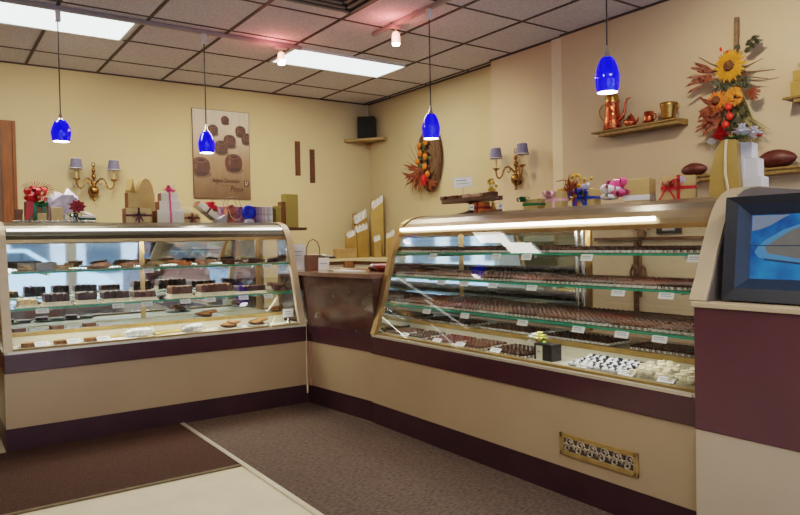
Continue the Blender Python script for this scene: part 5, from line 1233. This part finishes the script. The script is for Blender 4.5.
for lab, x, w, mat in (('pale nut cluster at the far left of the left case upper shelf', -1.96, .10, cream_n), ('cream nougat pieces near the left end of the left case upper shelf', -1.73, .11, cream_n),
    ('pale bark slabs left of the middle post on the left case upper shelf', -1.52, .16, bark_p), ('pink bark slabs, middle of the left half of the upper shelf', -1.32, .16, bark_p), ('pinkish cream bark around the middle post of the upper shelf', -1.12, .15, cream_n),
    ('orange and pink candy slabs right of the middle of the upper shelf', -.94, .15, orange_n), ('pale orange bark on the right half of the upper shelf', -.76, .14, bark_p),
    ('brown nut bark on the right part of the upper shelf', -.57, .15, choc_m), ('dark bark second from the right end of the upper shelf', -.38, .14, choc_m), ('dark bark at the right end of the upper shelf', -.19, .13, choc_d)):
    pile('candy_bark', lab, 'candy', (x, .29, ZU), w, .10, .036, mat, G1, 6, wax)
for x, z, w, lab in ((-1.95, ZU, .10, 'small grey box at the left end of the left case upper shelf'), (-1.83, ZU, .13, 'wider grey box near the left end of the left case upper shelf')):
    gift_box(lab, (x, .42, z), (w, .06, .055), 0, grey_box)
G2 = 'fudge blocks on the lower glass shelf of the left case'
for lab, x, w, h, mat in (('pale-sided broken fudge at the far left of the lower shelf', -1.97, .11, .05, cream_n), ('dark fudge block near the left end of the lower shelf', -1.80, .15, .078, choc_d), ('dark fudge block with crumbly top, third from the left on the lower shelf', -1.615, .12, .078, choc_d),
    ('long dark fudge block left of the middle post on the lower shelf', -1.43, .17, .075, choc_d), ('reddish brown fudge block beside the middle post on the lower shelf', -1.24, .15, .065, choc_m), ('tall two-layer brown fudge block right of the middle post', -.98, .15, .085, choc_m),
    ('long milk fudge slab on the right half of the lower shelf', -.72, .24, .085, choc_m), ('dark fudge slab right of the long milk fudge slab', -.44, .22, .06, choc_d)):
    block(lab, (x, .24, ZM), w, .13, h, mat, G2, cut=max(3, int(w / .035)))
pile('candy_bark', 'dark candy pieces on a green-edged plate at the right end of the lower shelf', 'candy', (-.19, .26, ZM), .15, .12, .06, choc_d, G2, 7, M('green_plate', (.20, .28, .10), .4, var=.3))
# floor of the left case
def wedge(label, loc, group, mat=cookie, rz=.2):
    t = thing('candy_plate', label, 'plate of candy', loc, rz, group)
    mb = MB(); mb.lathe([(.0, 0), (.065, 0), (.082, .010), (.079, .012), (.06, .004), (.0, .004)], 22); mb.build('plate', MATS['pale_plate'], t)
    mb = MB(); mb.prism([(-.055, -.03), (.025, -.035), (.03, .03), (-.02, .04), (-.06, .02)], .004, .034, 'z'); mb.build('wedge', mat, t, bevel=.008, seg=3)
    return t
GP = 'brown candy wedges on plates on the left case floor'
for i, (x, y, z) in enumerate(((-1.965, .10, .621), (-1.78, .10, .621), (-1.60, .10, .621))):
    wedge('brown candy wedge on a front plate, %s from the left on the left case floor' % ORD[i], (x, y, z), GP)
    price_card((x + .055, y - .05, .634), .15, '%s white card from the left along the front of the left case floor' % ORD[i], 'cards on the left case floor', w=.085, h=.032).rotation_euler = (R(-40), 0, .15)
for i, (x, y) in enumerate(((-1.99, .43), (-1.76, .43), (-1.55, .43))):
    wedge('dark candy wedge on a back plate, %s from the left on the raised step' % ORD[i], (x, y, .686), 'dark candy wedges on the raised step of the left case', choc_m)
    ob = MB().box(-.045, .045, -.02, .02, 0, .022).build('foil_bar', grey_box, bevel=.003); ob.location = (x + .09, y + .02, .686); tag(ob, 'grey foil bar behind the dark wedge, %s from the left on the raised step' % ORD[i], 'chocolate bar', 'grey foil bars on the raised step')
def roll(label, loc, rz, ln=.20):
    t = thing('wrapped_loaf', label, 'wrapped loaf', loc, rz, 'white wrapped rolls on the left case floor')
    mb = MB(); mb.lathe([(.004, -ln / 2), (.020, -ln * .42), (.030, -ln * .25), (.033, 0), (.030, ln * .25), (.020, ln * .42), (.004, ln / 2)], 14, (0, 0, .034), 'x'); mb.build('wrapping', M('clear_wrap', (.60, .60, .62), .2, var=.35, scale=60), t)
    mb = MB()
    for k in range(5): mb.tube([(-ln * .4 + ln * .2 * k, (.031) * math.cos(a), .034 + .034 * math.sin(a)) for a in (.2, .8, 1.4, 2.0, 2.6, 3.0)], .003, 4)
    mb.build('stripes', wax, t); return t
roll('white wrapped roll on the left case floor, left of the middle', (-1.30, .13, .621), .15, .22)
roll('white wrapped roll on the left case floor, in front of the cookies', (-.93, .10, .621), .55, .24)
ob = MB().prism([(-.10, -.06), (.09, -.05), (.11, .05), (-.08, .06)], 0, .006, 'z').build('paper_sheet', paper); ob.location = (-1.42, .12, .621); tag(ob, 'white folded paper left of the wrapped rolls on the left case floor', 'paper')
for i, (x, y, rz, ln) in enumerate(((-1.32, .24, .05, .50), (-.98, .26, .1, .40), (-1.08, .19, .2, .22))):
    ob = MB().box(-ln / 2, ln / 2, -.022, .022, 0, .016).build('wooden_board', M('pale_board', (.55, .38, .15), .5, var=.2, scale=10, stretch=(.5, 8, 8)), bevel=.003); place(ob, (x, y, .621), rz)
    tag(ob, ('longest narrow pale wooden board on the left case floor', 'narrow pale wooden board behind the striped wrapped roll', 'short pale wooden board between the two wrapped rolls')[i], 'board', 'pale wooden boards on the left case floor')
def cookies(label, loc, n, spread, grp):
    t = thing('cookie_plate', label, 'plate', loc, 0, grp)
    mb = MB(); mb.lathe([(.0, 0), (spread * .9, 0), (spread * 1.12, .010), (spread * 1.08, .013), (.0, .005)], 24); mb.build('plate', MATS['pale_plate'], t)
    for k in range(n):
        a = k * 2.4; r = spread * .62 * math.sqrt((k + .5) / n)
        mb = MB(); mb.lathe([(.0, 0), (.036, 0), (.042, .007), (.034, .015), (.0, .018)], 14); o = mb.build('cookie', cookie)
        o.location = (loc[0] + r * math.cos(a), loc[1] + r * math.sin(a), loc[2] + .014 + .014 * (k % 3)); o.rotation_euler = (random.uniform(-.2, .2), random.uniform(-.2, .2), a); tag(o, 'brown cookie heaped on the ' + label[:label.index(' plate') + 6], 'cookie', 'cookies on the ' + label[:label.index(' plate') + 6])
cookies('front cookie plate on the left case floor near the right end', (-.63, .16, .621), 8, .085, 'cookie plates in the left case')
cookies('rightmost cookie plate on the left case floor', (-.40, .18, .621), 8, .085, 'cookie plates in the left case')
cookies('rear cookie plate on the raised step of the left case', (-.72, .45, .686), 8, .10, 'cookie plates in the left case')
cookies('small corner plate at the right end of the raised step', (-.15, .42, .686), 5, .07, 'cookie plates in the left case')
t = thing('sign_card', 'white sign card on a small stand at the right end of the left case floor', 'sign', (-.16, .14, .621), 0)
mb = MB(); mb.lathe([(.02, 0), (.018, .012), (.008, .03), (.006, .055)], 12); mb.build('stand', chrome, t)
mb = MB(); mb.box(-.045, .045, -.002, 0, .05, .115); mb.m = 1; mb.box(-.03, .025, -.003, -.002, .09, .096); mb.box(-.03, .03, -.003, -.002, .072, .077); mb.build('card', [paper, print_m], t)
for s, z, xs in ((1, 1.10, (-1.22, -.32)), (2, .872, (-1.90, -1.44, -1.25, -.985, -.80, -.545, -.345))):
    for i, x in enumerate(xs):
        price_card((x, front_y(z - .03) + .012, z - .034), 0, '%s white price card from the left along the left case\'s %s shelf edge' % (ORD[i], ('', 'upper', 'lower')[s]), 'price cards on the left case shelf edges', w=.075, h=.032)

# ------------------------------------------------------------------ sky, camera, colour
w = bpy.data.worlds.new('sky'); SC.world = w; w.use_nodes = True
nt = w.node_tree; N = nt.nodes; L = nt.links; bg = N['Background']
tc = N.new('ShaderNodeTexCoord'); sx = N.new('ShaderNodeSeparateXYZ'); rp = N.new('ShaderNodeValToRGB')
L.new(tc.outputs['Generated'], sx.inputs[0]); L.new(sx.outputs['Z'], rp.inputs[0]); L.new(rp.outputs[0], bg.inputs[0])
rp.color_ramp.elements[0].color = (.85, .92, 1, 1); rp.color_ramp.elements[0].position = .0
rp.color_ramp.elements[1].color = (.35, .55, 1, 1); rp.color_ramp.elements[1].position = .6
bg.inputs['Strength'].default_value = 5.0
for i, (a, b) in enumerate(((-5, -2.75), (-2.68, -.45), (-.38, 1.93))):
    l = bpy.data.lights.new('window_portal', 'AREA'); l.shape = 'RECTANGLE'; l.size = b - a; l.size_y = 2.35; l.cycles.is_portal = True
    lo = bpy.data.objects.new('window_portal', l); COL.objects.link(lo); lo.location = ((a + b) / 2, YF - .12, 1.41); lo.rotation_euler = (R(90), 0, 0)

f, yaw, pitch, roll = 678.0, .6116, -.0230, -.0191
fw = Vector((math.sin(yaw) * math.cos(pitch), math.cos(yaw) * math.cos(pitch), math.sin(pitch)))
r0 = Vector((math.cos(yaw), -math.sin(yaw), 0)); u0 = r0.cross(fw)
rr = r0 * math.cos(roll) + u0 * math.sin(roll); uu = -r0 * math.sin(roll) + u0 * math.cos(roll)
cam = bpy.data.cameras.new('camera'); cam.sensor_width = 36; cam.lens = 36 * f / 800; cam.clip_start = .05; cam.clip_end = 200
co = bpy.data.objects.new('camera', cam); COL.objects.link(co)
co.matrix_world = Matrix(((rr.x, uu.x, -fw.x, -2.508), (rr.y, uu.y, -fw.y, -4.771), (rr.z, uu.z, -fw.z, 1.25), (0, 0, 0, 1)))
SC.camera = co
SC.view_settings.view_transform = 'Filmic'; SC.view_settings.look = 'Medium High Contrast'; SC.view_settings.exposure = 0.22
SC.cycles.use_denoising = True
SC.cycles.max_bounces = 10; SC.cycles.transparent_max_bounces = 24; SC.cycles.caustics_reflective = False; SC.cycles.caustics_refractive = False; SC.cycles.sample_clamp_indirect = 6.0
